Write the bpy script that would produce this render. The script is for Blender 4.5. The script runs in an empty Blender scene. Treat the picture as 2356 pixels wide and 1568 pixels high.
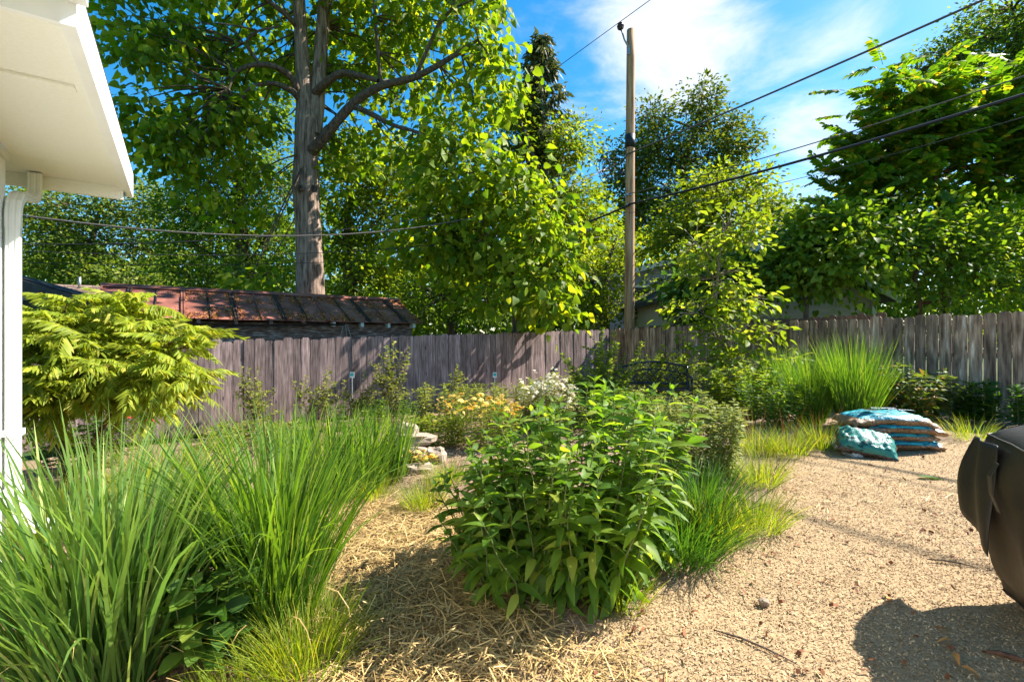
import bpy, math, numpy as np
from mathutils import Matrix, Vector
R = math.radians
sc = bpy.context.scene
rng = np.random.default_rng(11)

# ------------------------------------------------------------------ camera, sky, sun, exposure
CAMZ = 1.42
K, CX, CY = 1100.0, 1177.5, 784.0          # focal length and centre in the 2355 x 1568 view of the photograph
cam_d = bpy.data.cameras.new("camera"); cam = bpy.data.objects.new("camera", cam_d); sc.collection.objects.link(cam)
cam.location = (0, 0, CAMZ); cam.rotation_euler = (R(90), 0, 0)
cam_d.sensor_width = 36; cam_d.lens = 36 * K / 2355.0
cam_d.clip_start = 0.05; cam_d.clip_end = 2000
sc.camera = cam

SUN_EL, SUN_AZ = R(44), math.atan2(0.95, 0.31)      # azimuth from +Y towards +X
world = bpy.data.worlds.new("World"); sc.world = world; world.use_nodes = True
nt = world.node_tree; nt.nodes.clear()
def wn(t, **kw):
    n = nt.nodes.new(t)
    for k, v in kw.items(): setattr(n, k, v)
    return n
sky = wn('ShaderNodeTexSky', sky_type='NISHITA', sun_disc=False, sun_elevation=SUN_EL, sun_rotation=SUN_AZ)
sky.air_density = 1.0; sky.dust_density = 0.5; sky.ozone_density = 2.0
hs = wn('ShaderNodeHueSaturation'); hs.inputs['Saturation'].default_value = 1.45; hs.inputs['Value'].default_value = 0.72; hs.inputs['Hue'].default_value = 0.49
nt.links.new(sky.outputs[0], hs.inputs['Color'])
tc = wn('ShaderNodeTexCoord')
mp = wn('ShaderNodeMapping'); mp.inputs['Scale'].default_value = (1.0, 1.0, 2.6); mp.inputs['Rotation'].default_value = (0, R(12), 0)
nt.links.new(tc.outputs['Generated'], mp.inputs['Vector'])
nz = wn('ShaderNodeTexNoise'); nz.inputs['Scale'].default_value = 3.1; nz.inputs['Detail'].default_value = 12; nz.inputs['Roughness'].default_value = 0.6; nz.inputs['Distortion'].default_value = 0.35
nt.links.new(mp.outputs[0], nz.inputs['Vector'])
def blob(px, py, lo, hi, gain):
    d = Vector(((px - CX) / K, 1, (CY - py) / K)).normalized()
    dp = wn('ShaderNodeVectorMath', operation='DOT_PRODUCT'); dp.inputs[1].default_value = d
    nrm = wn('ShaderNodeVectorMath', operation='NORMALIZE'); nt.links.new(tc.outputs['Generated'], nrm.inputs[0]); nt.links.new(nrm.outputs[0], dp.inputs[0])
    mr = wn('ShaderNodeMapRange', interpolation_type='SMOOTHSTEP'); mr.inputs[1].default_value = lo; mr.inputs[2].default_value = hi; mr.inputs[4].default_value = gain
    nt.links.new(dp.outputs['Value'], mr.inputs[0]); return mr.outputs[0]
acc = nz.outputs['Fac']
for b in (blob(1560, 40, 0.982, 1.0, 0.20), blob(1400, 30, 0.975, 1.0, 0.11), blob(1960, 200, 0.985, 1.0, 0.14), blob(1840, 420, 0.985, 1.0, 0.10)):
    ad = wn('ShaderNodeMath', operation='ADD'); nt.links.new(acc, ad.inputs[0]); nt.links.new(b, ad.inputs[1]); acc = ad.outputs[0]
cm = wn('ShaderNodeMapRange', interpolation_type='SMOOTHSTEP'); cm.inputs[1].default_value = 0.58; cm.inputs[2].default_value = 0.90; cm.inputs[4].default_value = 0.9
nt.links.new(acc, cm.inputs[0])
mx = wn('ShaderNodeMix', data_type='RGBA'); nt.links.new(cm.outputs[0], mx.inputs['Factor']); nt.links.new(hs.outputs[0], mx.inputs['A']); mx.inputs['B'].default_value = (3.3, 3.4, 3.5, 1)
bg = wn('ShaderNodeBackground'); bg.inputs['Strength'].default_value = 0.12
wo = wn('ShaderNodeOutputWorld'); nt.links.new(mx.outputs['Result'], bg.inputs['Color']); nt.links.new(bg.outputs[0], wo.inputs['Surface'])

sun_d = bpy.data.lights.new("sun", 'SUN'); sun_d.energy = 5.0; sun_d.angle = R(0.55); sun_d.color = (1.0, 0.955, 0.88)
sun = bpy.data.objects.new("sun", sun_d); sc.collection.objects.link(sun); sun.location = (20, 4, 20)
sdir = Vector((math.sin(SUN_AZ) * math.cos(SUN_EL), math.cos(SUN_AZ) * math.cos(SUN_EL), math.sin(SUN_EL)))
sun.rotation_euler = sdir.to_track_quat('Z', 'Y').to_euler()
sc.view_settings.view_transform = 'Standard'; sc.view_settings.look = 'None'
sc.view_settings.exposure = 1.6; sc.view_settings.gamma = 1.0; sc.view_settings.use_curve_mapping = False
sc.cycles.max_bounces = 7; sc.cycles.diffuse_bounces = 4; sc.cycles.glossy_bounces = 2; sc.cycles.transmission_bounces = 6; sc.cycles.transparent_max_bounces = 6
sc.cycles.caustics_reflective = False; sc.cycles.caustics_refractive = False

# ------------------------------------------------------------------ helpers
col = sc.collection
A = np.array([0.822, 0.569]); B = np.array([-0.569, 0.822])     # the two directions of the plot: back fence, right fence
def W(s, t, z): return np.array([s * A[0] + t * B[0], s * A[1] + t * B[1], z])
def G(x, y): return np.clip(x, -9, 9) * 0.042 + np.clip(y, -3, 16) * 0.010
def P(px, py, Y): return np.array([(px - CX) / K * Y, Y, CAMZ + (CY - py) / K * Y])
def gp(px, py):
    Y = 3.0
    for _ in range(30): Y = (CAMZ - G((px - CX) / K * Y, Y)) * K / (py - CY)
    x = (px - CX) / K * Y
    return np.array([x, Y, G(x, Y)])
def unit(v): return v / (np.linalg.norm(v, axis=-1, keepdims=True) + 1e-9)

def tag(o, label, cat, group=None, kind=None):
    if label: o['label'] = label
    if cat: o['category'] = cat
    if group: o['group'] = group
    if kind: o['kind'] = kind
    return o
def thing(name, label, cat, loc=(0, 0, 0), group=None, rz=0):
    o = bpy.data.objects.new(name, None); col.objects.link(o); o.location = loc; o.rotation_euler = (0, 0, rz); o.empty_display_size = 0.1
    return tag(o, label, cat, group)
def tri_mesh(name, V, F, mat, smooth=False):
    V = np.ascontiguousarray(V, dtype=np.float32).reshape(-1, 3); F = np.ascontiguousarray(F, dtype=np.int32)
    n = F.shape[1]; m = bpy.data.meshes.new(name)
    m.vertices.add(len(V)); m.vertices.foreach_set('co', V.ravel())
    m.loops.add(F.size); m.loops.foreach_set('vertex_index', F.ravel())
    m.polygons.add(len(F)); m.polygons.foreach_set('loop_start', np.arange(0, F.size, n, dtype=np.int32))
    m.polygons.foreach_set('use_smooth', np.full(len(F), smooth))
    m.update(calc_edges=True)
    if mat: m.materials.append(mat)
    return m
def obj(name, mesh, parent=None, loc=None, kind=None):
    o = bpy.data.objects.new(name, mesh); col.objects.link(o)
    if parent: o.parent = parent
    if loc is not None: o.location = loc
    if kind: o['kind'] = kind
    return o
class MB:                                   # collects boxes, tubes and polygons into one mesh
    def __init__(s): s.V = []; s.F = []; s.n = 0
    def add(s, V, F):
        s.V += [tuple(map(float, v)) for v in V]; s.F += [tuple(int(i) + s.n for i in f) for f in F]; s.n = len(s.V); return s
    def hexa(s, p):                         # 8 points: bottom ring then top ring
        return s.add(p, [(3, 2, 1, 0), (4, 5, 6, 7), (0, 1, 5, 4), (1, 2, 6, 5), (2, 3, 7, 6), (3, 0, 4, 7)])
    def box(s, c, d):
        x, y, z = c; a, b, e = d[0] / 2, d[1] / 2, d[2] / 2
        return s.hexa([(x-a,y-b,z-e),(x+a,y-b,z-e),(x+a,y+b,z-e),(x-a,y+b,z-e),(x-a,y-b,z+e),(x+a,y-b,z+e),(x+a,y+b,z+e),(x-a,y+b,z+e)])
    def abox(s, s0, s1, t0, t1, z0, z1):    # box in plot directions
        q = [(s0,t0),(s1,t0),(s1,t1),(s0,t1)]
        return s.hexa([W(a, b, z0) for a, b in q] + [W(a, b, z1) for a, b in q])
    def tube(s, pts, rad, n=8, cap=True):
        V, F = tube(pts, rad, n); s.add(V, F)
        if cap: s.F += [tuple(s.n - len(V) + i for i in range(n))[::-1], tuple(s.n - n + i for i in range(n))]
        return s
    def prism(s, poly, f):                  # poly: list of 2d points, f(u, v, k) -> 3d for k = 0, 1
        n = len(poly)
        V = [f(u, v, 0) for u, v in poly] + [f(u, v, 1) for u, v in poly]
        return s.add(V, [tuple(range(n))[::-1], tuple(range(n, 2 * n))] + [(i, (i+1) % n, n + (i+1) % n, n + i) for i in range(n)])
    def mesh(s, name, mat, smooth=False, bevel=0):
        m = bpy.data.meshes.new(name); m.from_pydata(s.V, [], s.F); m.update()
        if smooth: m.polygons.foreach_set('use_smooth', np.full(len(m.polygons), True))
        if mat: m.materials.append(mat)
        return m
    def build(s, name, mat, parent=None, smooth=False, kind=None):
        off = None
        if parent is not None:
            o = parent
            while o: 
                if o.rotation_euler.z == 0: s.V = [tuple(np.array(v) - np.array(o.location)) for v in s.V]
                o = o.parent
        return obj(name, s.mesh(name, mat, smooth), parent, kind=kind)
def tube(pts, rad, n=6):
    pts = np.asarray(pts, float); rad = np.broadcast_to(np.asarray(rad, float), (len(pts),))
    tan = unit(np.gradient(pts, axis=0)); ref = np.array([0.31, 0.17, 0.93]) if abs(tan[0][2]) < 0.8 else np.array([1.0, 0.13, 0])
    u = unit(np.cross(tan, ref)); v = np.cross(tan, u)
    a = np.arange(n) * 2 * np.pi / n
    V = pts[:, None] + rad[:, None, None] * (np.cos(a)[None, :, None] * u[:, None] + np.sin(a)[None, :, None] * v[:, None])
    i = np.arange(len(pts) - 1)[:, None] * n + np.arange(n)[None]; j = np.arange(len(pts) - 1)[:, None] * n + (np.arange(n) + 1)[None] % n
    F = np.stack([i, j, j + n, i + n], -1).reshape(-1, 4)
    return V.reshape(-1, 3), F
class Tubes:                                # many tubes into one mesh, quads only
    def __init__(s): s.V = []; s.F = []; s.n = 0
    def add(s, pts, rad, n=5):
        V, F = tube(pts, rad, n); s.V.append(V); s.F.append(F + s.n); s.n += len(V)
    def build(s, name, mat, parent, base, kind=None, smooth=True):
        if not s.V: return None
        return obj(name, tri_mesh(name, np.concatenate(s.V) - np.asarray(base), np.concatenate(s.F), mat, smooth), parent, kind=kind)
def bez(p0, p1, lift=0.2, n=6, side=0.0, r=rng):
    p0 = np.asarray(p0, float); p1 = np.asarray(p1, float); d = np.linalg.norm(p1 - p0)
    c = (p0 + p1) / 2 + np.array([0, 0, lift * d]) + r.normal(size=3) * side * d
    t = np.linspace(0, 1, n)[:, None]
    return (1 - t) ** 2 * p0 + 2 * t * (1 - t) * c + t * t * p1
# ------------------------------------------------------------------ materials
def mat_new(name):
    m = bpy.data.materials.new(name); m.use_nodes = True; nt = m.node_tree; nt.nodes.clear(); return m, nt
def N(nt, t, **kw):
    n = nt.nodes.new(t)
    for k, v in kw.items():
        if k.startswith('i_'): n.inputs[k[2:].replace('_', ' ')].default_value = v
        else: setattr(n, k, v)
    return n
def L(nt, a, b): nt.links.new(a, b)
def rgba(c): return (c[0], c[1], c[2], 1)
def randval(nt):
    g = N(nt, 'ShaderNodeNewGeometry'); oi = N(nt, 'ShaderNodeObjectInfo')
    a = N(nt, 'ShaderNodeMath', operation='ADD'); L(nt, g.outputs['Random Per Island'], a.inputs[0]); L(nt, oi.outputs['Random'], a.inputs[1])
    f = N(nt, 'ShaderNodeMath', operation='FRACT'); L(nt, a.outputs[0], f.inputs[0]); return f.outputs[0]
def leaf_mat(name, c1, c2, c3=None, trans=0.4, rough=0.55, tint=(1.25, 1.25, 0.6), spec=0.22):
    c1, c2, c3 = [None if c is None else (min(c[0] * 1.42, .85), min(c[1] * 1.2, .85), min(c[2] * 0.9, .85)) for c in (c1, c2, c3)]; trans = min(trans * 1.12, .55)
    m, nt = mat_new(name); rv = randval(nt)
    cr = N(nt, 'ShaderNodeValToRGB'); L(nt, rv, cr.inputs[0]); e = cr.color_ramp.elements
    e[0].color = rgba(c1); e[1].color = rgba(c2); e[0].position = 0.15; e[1].position = 0.85
    if c3: x = e.new(0.96); x.color = rgba(c3)
    tcx = N(nt, 'ShaderNodeTexCoord'); nz = N(nt, 'ShaderNodeTexNoise', i_Scale=1.3, i_Detail=3.0); L(nt, tcx.outputs['Object'], nz.inputs['Vector'])
    mr = N(nt, 'ShaderNodeMapRange'); mr.inputs[1].default_value = 0.3; mr.inputs[2].default_value = 0.7; mr.inputs[3].default_value = 0.75; mr.inputs[4].default_value = 1.25; L(nt, nz.outputs['Fac'], mr.inputs[0])
    mu = N(nt, 'ShaderNodeVectorMath', operation='SCALE'); L(nt, cr.outputs[0], mu.inputs[0]); L(nt, mr.outputs[0], mu.inputs['Scale'])
    pb = N(nt, 'ShaderNodeBsdfPrincipled', i_Roughness=rough); L(nt, mu.outputs[0], pb.inputs['Base Color']); pb.inputs['Specular IOR Level'].default_value = spec
    tm = N(nt, 'ShaderNodeVectorMath', operation='MULTIPLY'); L(nt, mu.outputs[0], tm.inputs[0]); tm.inputs[1].default_value = tint
    tr = N(nt, 'ShaderNodeBsdfTranslucent'); L(nt, tm.outputs[0], tr.inputs['Color'])
    ms = N(nt, 'ShaderNodeMixShader'); ms.inputs[0].default_value = trans; L(nt, pb.outputs[0], ms.inputs[1]); L(nt, tr.outputs[0], ms.inputs[2])
    o = N(nt, 'ShaderNodeOutputMaterial'); L(nt, ms.outputs[0], o.inputs['Surface']); return m
def noise_mat(name, c1, c2, scale=(1, 1, 1), nscale=8, detail=6, rough=0.8, bump=0.3, bdist=0.01, c3=None, metallic=0, rnd=0.0, lo=0.35, hi=0.65, spec=0.3, mottle=0):
    m, nt = mat_new(name); t = N(nt, 'ShaderNodeTexCoord'); mp = N(nt, 'ShaderNodeMapping'); mp.inputs['Scale'].default_value = scale
    L(nt, t.outputs['Object'], mp.inputs['Vector'])
    oi = N(nt, 'ShaderNodeObjectInfo'); av = N(nt, 'ShaderNodeVectorMath', operation='MULTIPLY_ADD')
    cx = N(nt, 'ShaderNodeCombineXYZ'); L(nt, oi.outputs['Random'], cx.inputs[0]); L(nt, oi.outputs['Random'], cx.inputs[1]); L(nt, oi.outputs['Random'], cx.inputs[2])
    L(nt, cx.outputs[0], av.inputs[0]); av.inputs[1].default_value = (37, 53, 29); L(nt, mp.outputs[0], av.inputs[2])
    nz = N(nt, 'ShaderNodeTexNoise', i_Scale=nscale, i_Detail=detail, i_Roughness=0.62); L(nt, av.outputs[0], nz.inputs['Vector'])
    cr = N(nt, 'ShaderNodeValToRGB'); L(nt, nz.outputs['Fac'], cr.inputs[0]); e = cr.color_ramp.elements
    e[0].position = lo; e[1].position = hi; e[0].color = rgba(c1); e[1].color = rgba(c2)
    if c3: x = e.new(min(0.99, hi + 0.09)); x.color = rgba(c3)
    colr = cr.outputs[0]
    if mottle:
        n3 = N(nt, 'ShaderNodeTexNoise', i_Scale=2.4, i_Detail=5.0, i_Distortion=.8); sc3 = N(nt, 'ShaderNodeMapping'); sc3.inputs['Scale'].default_value = (2.5, 2.5, .8); L(nt, t.outputs['Object'], sc3.inputs[0]); ad3 = N(nt, 'ShaderNodeVectorMath', operation='MULTIPLY_ADD'); L(nt, cx.outputs[0], ad3.inputs[0]); ad3.inputs[1].default_value = (91, 47, 63); L(nt, sc3.outputs[0], ad3.inputs[2]); L(nt, ad3.outputs[0], n3.inputs['Vector'])
        m3 = N(nt, 'ShaderNodeMapRange'); m3.inputs[1].default_value = .32; m3.inputs[2].default_value = .68; m3.inputs[3].default_value = 1 - mottle; m3.inputs[4].default_value = 1 + mottle * .6; L(nt, n3.outputs['Fac'], m3.inputs[0])
        s3 = N(nt, 'ShaderNodeVectorMath', operation='SCALE'); L(nt, colr, s3.inputs[0]); L(nt, m3.outputs[0], s3.inputs['Scale']); colr = s3.outputs[0]
        if mottle < .3: mottle = 0
    if mottle:
        vk = N(nt, 'ShaderNodeTexVoronoi', i_Scale=1.0); sk = N(nt, 'ShaderNodeMapping'); sk.inputs['Scale'].default_value = (7, 7, 2.6); L(nt, t.outputs['Object'], sk.inputs[0]); ak = N(nt, 'ShaderNodeVectorMath', operation='MULTIPLY_ADD'); L(nt, cx.outputs[0], ak.inputs[0]); ak.inputs[1].default_value = (71, 17, 83); L(nt, sk.outputs[0], ak.inputs[2]); L(nt, ak.outputs[0], vk.inputs['Vector'])
        mk = N(nt, 'ShaderNodeMapRange'); mk.inputs[1].default_value = .05; mk.inputs[2].default_value = .13; mk.inputs[3].default_value = .3; mk.inputs[4].default_value = 1; L(nt, vk.outputs['Distance'], mk.inputs[0])
        s4 = N(nt, 'ShaderNodeVectorMath', operation='SCALE'); L(nt, colr, s4.inputs[0]); L(nt, mk.outputs[0], s4.inputs['Scale']); colr = s4.outputs[0]
    if rnd:
        mr = N(nt, 'ShaderNodeMapRange'); mr.inputs[3].default_value = 1 - rnd; mr.inputs[4].default_value = 1 + rnd; L(nt, randval(nt), mr.inputs[0])
        mu = N(nt, 'ShaderNodeVectorMath', operation='SCALE'); L(nt, colr, mu.inputs[0]); L(nt, mr.outputs[0], mu.inputs['Scale']); colr = mu.outputs[0]
    pb = N(nt, 'ShaderNodeBsdfPrincipled', i_Roughness=rough, i_Metallic=metallic); pb.inputs['Specular IOR Level'].default_value = spec; L(nt, colr, pb.inputs['Base Color'])
    if bump:
        bp = N(nt, 'ShaderNodeBump', i_Strength=bump, i_Distance=bdist); L(nt, nz.outputs['Fac'], bp.inputs['Height']); L(nt, bp.outputs[0], pb.inputs['Normal'])
    o = N(nt, 'ShaderNodeOutputMaterial'); L(nt, pb.outputs[0], o.inputs['Surface']); return m
M = {}
M['white'] = noise_mat('white_paint', (0.74, 0.74, 0.72), (0.80, 0.80, 0.78), nscale=3, bump=0.05, rough=0.5)
M['soffit'] = noise_mat('soffit_board', (0.77, 0.755, 0.66), (0.81, 0.80, 0.71), nscale=60, bump=0.12, bdist=0.003, rough=0.6)
M['metal_white'] = noise_mat('white_aluminium', (0.72, 0.72, 0.68), (0.79, 0.79, 0.75), nscale=5, bump=0.04, rough=0.35)
M['fence'] = noise_mat('weathered_cedar', (0.11, 0.074, 0.066), (0.35, 0.25, 0.232), scale=(14, 14, 0.9), nscale=3.2, detail=9, bump=0.55, bdist=0.006, c3=(0.46, 0.37, 0.35), rnd=0.34, rough=0.85, mottle=.35)
M['fence_r'] = noise_mat('weathered_cedar_brown', (0.095, 0.055, 0.036), (0.40, 0.27, 0.18), scale=(10, 10, 0.9), nscale=2.6, detail=9, bump=0.6, bdist=0.007, c3=(0.56, 0.47, 0.40), rnd=0.30, rough=0.85, lo=0.33, hi=0.60, mottle=.45)
M['fence_n'] = noise_mat('neighbour_cedar', (0.07, 0.045, 0.03), (0.17, 0.11, 0.07), scale=(14, 14, 0.9), nscale=3, bump=0.4, rnd=0.2, rough=0.85)
M['bark'] = noise_mat('catalpa_bark', (0.085, 0.052, 0.036), (0.40, 0.285, 0.21), scale=(5, 5, 0.55), nscale=3.6, detail=9, bump=1.0, bdist=0.05, rough=0.9)
M['bark_d'] = noise_mat('dark_bark', (0.045, 0.031, 0.022), (0.16, 0.115, 0.085), scale=(5, 5, 0.8), nscale=4, bump=0.8, bdist=0.03, rough=0.9)
M['bark_r'] = noise_mat('reddish_bark', (0.06, 0.026, 0.015), (0.17, 0.08, 0.045), scale=(5, 5, 1), nscale=5, bump=0.5, rough=0.8)
M['twig'] = noise_mat('pale_twig', (0.16, 0.12, 0.08), (0.30, 0.24, 0.17), nscale=20, bump=0.2, rough=0.8)
M['stem'] = noise_mat('green_stem', (0.07, 0.10, 0.025), (0.16, 0.17, 0.06), nscale=12, bump=0, rough=0.6)
M['pole'] = noise_mat('pole_wood', (0.26, 0.12, 0.055), (0.58, 0.36, 0.20), scale=(6, 6, 0.35), nscale=3, detail=9, bump=0.5, bdist=0.01, c3=(0.47, 0.36, 0.25), rough=0.8)
M['black'] = noise_mat('black_rubber', (0.012, 0.012, 0.016), (0.025, 0.025, 0.03), nscale=20, bump=0.05, rough=0.45)
M['cable'] = noise_mat('grey_cable', (0.05, 0.045, 0.042), (0.13, 0.115, 0.10), scale=(20, 20, 20), nscale=4, bump=0.1, rough=0.5)
M['steel'] = noise_mat('galvanised_steel', (0.25, 0.25, 0.25), (0.4, 0.4, 0.4), nscale=12, bump=0.1, rough=0.45, metallic=0.7)
M['insul'] = noise_mat('brown_porcelain', (0.05, 0.028, 0.02), (0.09, 0.05, 0.035), nscale=9, bump=0, rough=0.25)
M['rust'] = noise_mat('rusted_roof', (0.12, 0.042, 0.030), (0.34, 0.125, 0.085), nscale=2.2, detail=9, bump=0.15, rough=0.6, c3=(0.32, 0.18, 0.14), rnd=0.18)
M['rust_d'] = noise_mat('rust_dark', (0.02, 0.012, 0.010), (0.07, 0.04, 0.03), nscale=5, bump=0.2, rough=0.8)
M['catkin'] = noise_mat('fallen_blossom', (0.30, 0.115, 0.025), (0.55, 0.26, 0.07), nscale=20, bump=0, rough=0.9, rnd=0.4)
M['peel'] = noise_mat('peeling_board', (0.07, 0.036, 0.026), (0.22, 0.135, 0.10), scale=(2, 2, 18), nscale=3, detail=8, bump=0.4, rough=0.85, c3=(0.44, 0.40, 0.37), lo=0.40, hi=0.56)
M['shingle'] = noise_mat('brown_shingle', (0.17, 0.105, 0.075), (0.30, 0.20, 0.15), nscale=14, bump=0.3, rough=0.9, rnd=0.25)
M['shingle_d'] = noise_mat('dark_shingle', (0.018, 0.017, 0.017), (0.05, 0.048, 0.046), nscale=18, bump=0.3, rough=0.9, rnd=0.25)
M['dark_trim'] = noise_mat('dark_trim', (0.03, 0.028, 0.024), (0.055, 0.05, 0.044), nscale=8, bump=0.1, rough=0.6)
M['siding_b'] = noise_mat('blue_grey_siding', (0.22, 0.24, 0.32), (0.28, 0.30, 0.38), nscale=3, bump=0.05, rough=0.6)
M['siding_w'] = noise_mat('cream_siding', (0.42, 0.38, 0.33), (0.52, 0.47, 0.41), nscale=3, bump=0.08, rough=0.6)
M['trim'] = noise_mat('pale_trim', (0.55, 0.57, 0.52), (0.65, 0.67, 0.62), nscale=3, bump=0.05, rough=0.5)
M['glass'] = noise_mat('window_glass', (0.02, 0.03, 0.04), (0.05, 0.06, 0.07), nscale=2, bump=0, rough=0.05, spec=0.8)
M['iron'] = noise_mat('black_cast_metal', (0.012, 0.011, 0.018), (0.03, 0.027, 0.04), nscale=30, bump=0.15, rough=0.4, spec=0.5)
M['cover'] = noise_mat('black_vinyl_cover', (0.014, 0.011, 0.008), (0.027, 0.021, 0.014), nscale=5, bump=0.35, bdist=0.02, rough=0.55, spec=0.4)
M['stone'] = noise_mat('limestone', (0.19, 0.13, 0.085), (0.43, 0.35, 0.26), nscale=7, bump=0.6, bdist=0.02, rough=0.85)
M['straw'] = noise_mat('straw', (0.33, 0.21, 0.075), (0.50, 0.35, 0.14), nscale=9, bump=0, rough=0.6, rnd=0.38)
M['chip'] = noise_mat('wood_chip', (0.33, 0.215, 0.11), (0.51, 0.36, 0.20), nscale=9, bump=0, rough=0.8, rnd=0.5, mottle=.22)
M['shred'] = noise_mat('bark_shred', (0.16, 0.085, 0.055), (0.36, 0.22, 0.15), nscale=9, bump=0, rough=0.85, rnd=0.5)
M['brownbit'] = noise_mat('brown_litter', (0.10, 0.035, 0.015), (0.28, 0.10, 0.035), nscale=9, bump=0, rough=0.8, rnd=0.4)
LM = {}
LM['catalpa'] = leaf_mat('catalpa_leaf', (0.065, 0.145, 0.012), (0.155, 0.245, 0.020), (0.24, 0.30, 0.03), trans=0.50, tint=(1.7, 1.6, 0.40))
LM['elm'] = leaf_mat('elm_leaf', (0.030, 0.075, 0.010), (0.085, 0.145, 0.018), (0.14, 0.19, 0.03), trans=0.38, tint=(1.7, 1.6, 0.40))
LM['walnut'] = leaf_mat('walnut_leaf', (0.060, 0.115, 0.018), (0.130, 0.195, 0.030), (0.19, 0.24, 0.06), trans=0.42, tint=(1.5, 1.5, 0.6))
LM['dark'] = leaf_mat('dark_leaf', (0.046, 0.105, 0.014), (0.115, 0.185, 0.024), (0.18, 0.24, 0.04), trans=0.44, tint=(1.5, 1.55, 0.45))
LM['spruce'] = leaf_mat('spruce_needle', (0.045, 0.070, 0.028), (0.105, 0.125, 0.055), (0.16, 0.16, 0.08), trans=0.22)
LM['maple'] = leaf_mat('maple_leaf', (0.070, 0.135, 0.012), (0.155, 0.225, 0.022), (0.22, 0.27, 0.04), trans=0.46, tint=(1.7, 1.6, 0.40))
LM['oak'] = leaf_mat('oak_leaf', (0.050, 0.100, 0.015), (0.140, 0.185, 0.028), (0.17, 0.19, 0.04), trans=0.34)
LM['ailanthus'] = leaf_mat('ailanthus_leaf', (0.060, 0.135, 0.016), (0.140, 0.235, 0.024), (0.32, 0.27, 0.03), trans=0.48, tint=(1.45, 1.6, 0.40))
LM['sumac'] = leaf_mat('lime_sumac_leaf', (0.150, 0.240, 0.020), (0.265, 0.355, 0.038), (0.36, 0.40, 0.08), trans=0.42, tint=(1.4, 1.3, 0.5))
LM['vine'] = leaf_mat('vine_leaf', (0.065, 0.140, 0.016), (0.160, 0.245, 0.028), (0.25, 0.31, 0.05), trans=0.48, tint=(1.5, 1.5, 0.45))
LM['sapling'] = leaf_mat('sapling_leaf', (0.090, 0.165, 0.014), (0.185, 0.280, 0.030), (0.26, 0.33, 0.05), trans=0.48, tint=(1.5, 1.4, 0.6))
LM['grass'] = leaf_mat('tall_grass_blade', (0.042, 0.120, 0.022), (0.105, 0.215, 0.032), (0.18, 0.28, 0.08), trans=0.42, tint=(1.7, 1.6, 0.40))
LM['grass_b'] = leaf_mat('switch_grass_blade', (0.048, 0.125, 0.036), (0.110, 0.205, 0.055), (0.20, 0.29, 0.12), trans=0.38, tint=(1.5, 1.5, 0.6))
LM['tuft'] = leaf_mat('tuft_blade', (0.085, 0.165, 0.016), (0.190, 0.270, 0.026), (0.30, 0.31, 0.07), trans=0.42, tint=(1.7, 1.6, 0.40))
LM['lilyturf'] = leaf_mat('lilyturf_blade', (0.025, 0.085, 0.012), (0.065, 0.165, 0.020), (0.10, 0.20, 0.03), trans=0.40)
LM['perennial'] = leaf_mat('perennial_leaf', (0.056, 0.140, 0.022), (0.118, 0.228, 0.034), (0.21, 0.30, 0.06), trans=0.46, tint=(1.7, 1.6, 0.40), rough=0.5)
LM['aster'] = leaf_mat('aster_leaf', (0.115, 0.175, 0.050), (0.210, 0.270, 0.085), (0.32, 0.36, 0.17), trans=0.35)
LM['shrub'] = leaf_mat('shrub_leaf', (0.10, 0.15, 0.035), (0.20, 0.25, 0.06), (0.30, 0.32, 0.12), trans=0.40)
LM['dkshrub'] = leaf_mat('dark_shrub_leaf', (0.035, 0.100, 0.018), (0.085, 0.170, 0.028), (0.14, 0.22, 0.04), trans=0.38)
LM['bronze'] = leaf_mat('bronze_leaf', (0.055, 0.105, 0.022), (0.120, 0.170, 0.035), (0.32, 0.17, 0.04), trans=0.38)
LM['orange'] = leaf_mat('orange_petal', (0.76, 0.42, 0.09), (0.80, 0.60, 0.26), trans=0.3, tint=(1, 0.9, 0.6))
LM['pink'] = leaf_mat('white_petal', (0.66, 0.58, 0.56), (0.80, 0.76, 0.72), trans=0.3, tint=(1, 1, 1))
LM['red'] = leaf_mat('red_petal', (0.60, 0.02, 0.06), (0.75, 0.06, 0.03), trans=0.3, tint=(1, 1, 1))
LM['rusty'] = leaf_mat('rusty_bud', (0.20, 0.07, 0.02), (0.32, 0.14, 0.05), trans=0.1)
# ------------------------------------------------------------------ leaves and foliage
def tri(*q): return np.array(q)
LEAF2 = (np.array([(0, 0, 0), (.27, .42, .07), (0, 1, -.05), (-.27, .42, .07)], float), tri((0, 1, 2), (0, 2, 3)))
NEEDLE = (np.array([(0, 0, 0), (.10, .4, .03), (0, 1, -.02), (-.10, .4, .03)], float), tri((0, 1, 2), (0, 2, 3)))
HEART = (np.array([(0, 0, 0), (0, .4, -.05), (0, 1.05, -.2), (.30, -.07, .03), (.46, .22, .09), (.30, .66, .0), (-.30, -.07, .03), (-.46, .22, .09), (-.30, .66, .0)], float),
         tri((0, 3, 4), (0, 4, 1), (1, 4, 5), (1, 5, 2), (0, 7, 6), (0, 1, 7), (1, 8, 7), (1, 2, 8)))
OVAL = (np.array([(0, 0, 0), (0, .45, -.03), (0, 1.0, -.16), (.24, .22, .07), (.27, .52, .05), (.15, .82, -.06), (-.24, .22, .07), (-.27, .52, .05), (-.15, .82, -.06)], float),
        tri((0, 3, 1), (3, 4, 1), (1, 4, 5), (1, 5, 2), (0, 1, 6), (6, 1, 7), (1, 8, 7), (1, 2, 8)))
_y = np.array([0, .12, .3, .52, .75, .9, 1.0]); _w = np.array([.02, .10, .165, .15, .09, .04, 0.0]); _z = -0.42 * _y ** 2.2
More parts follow.
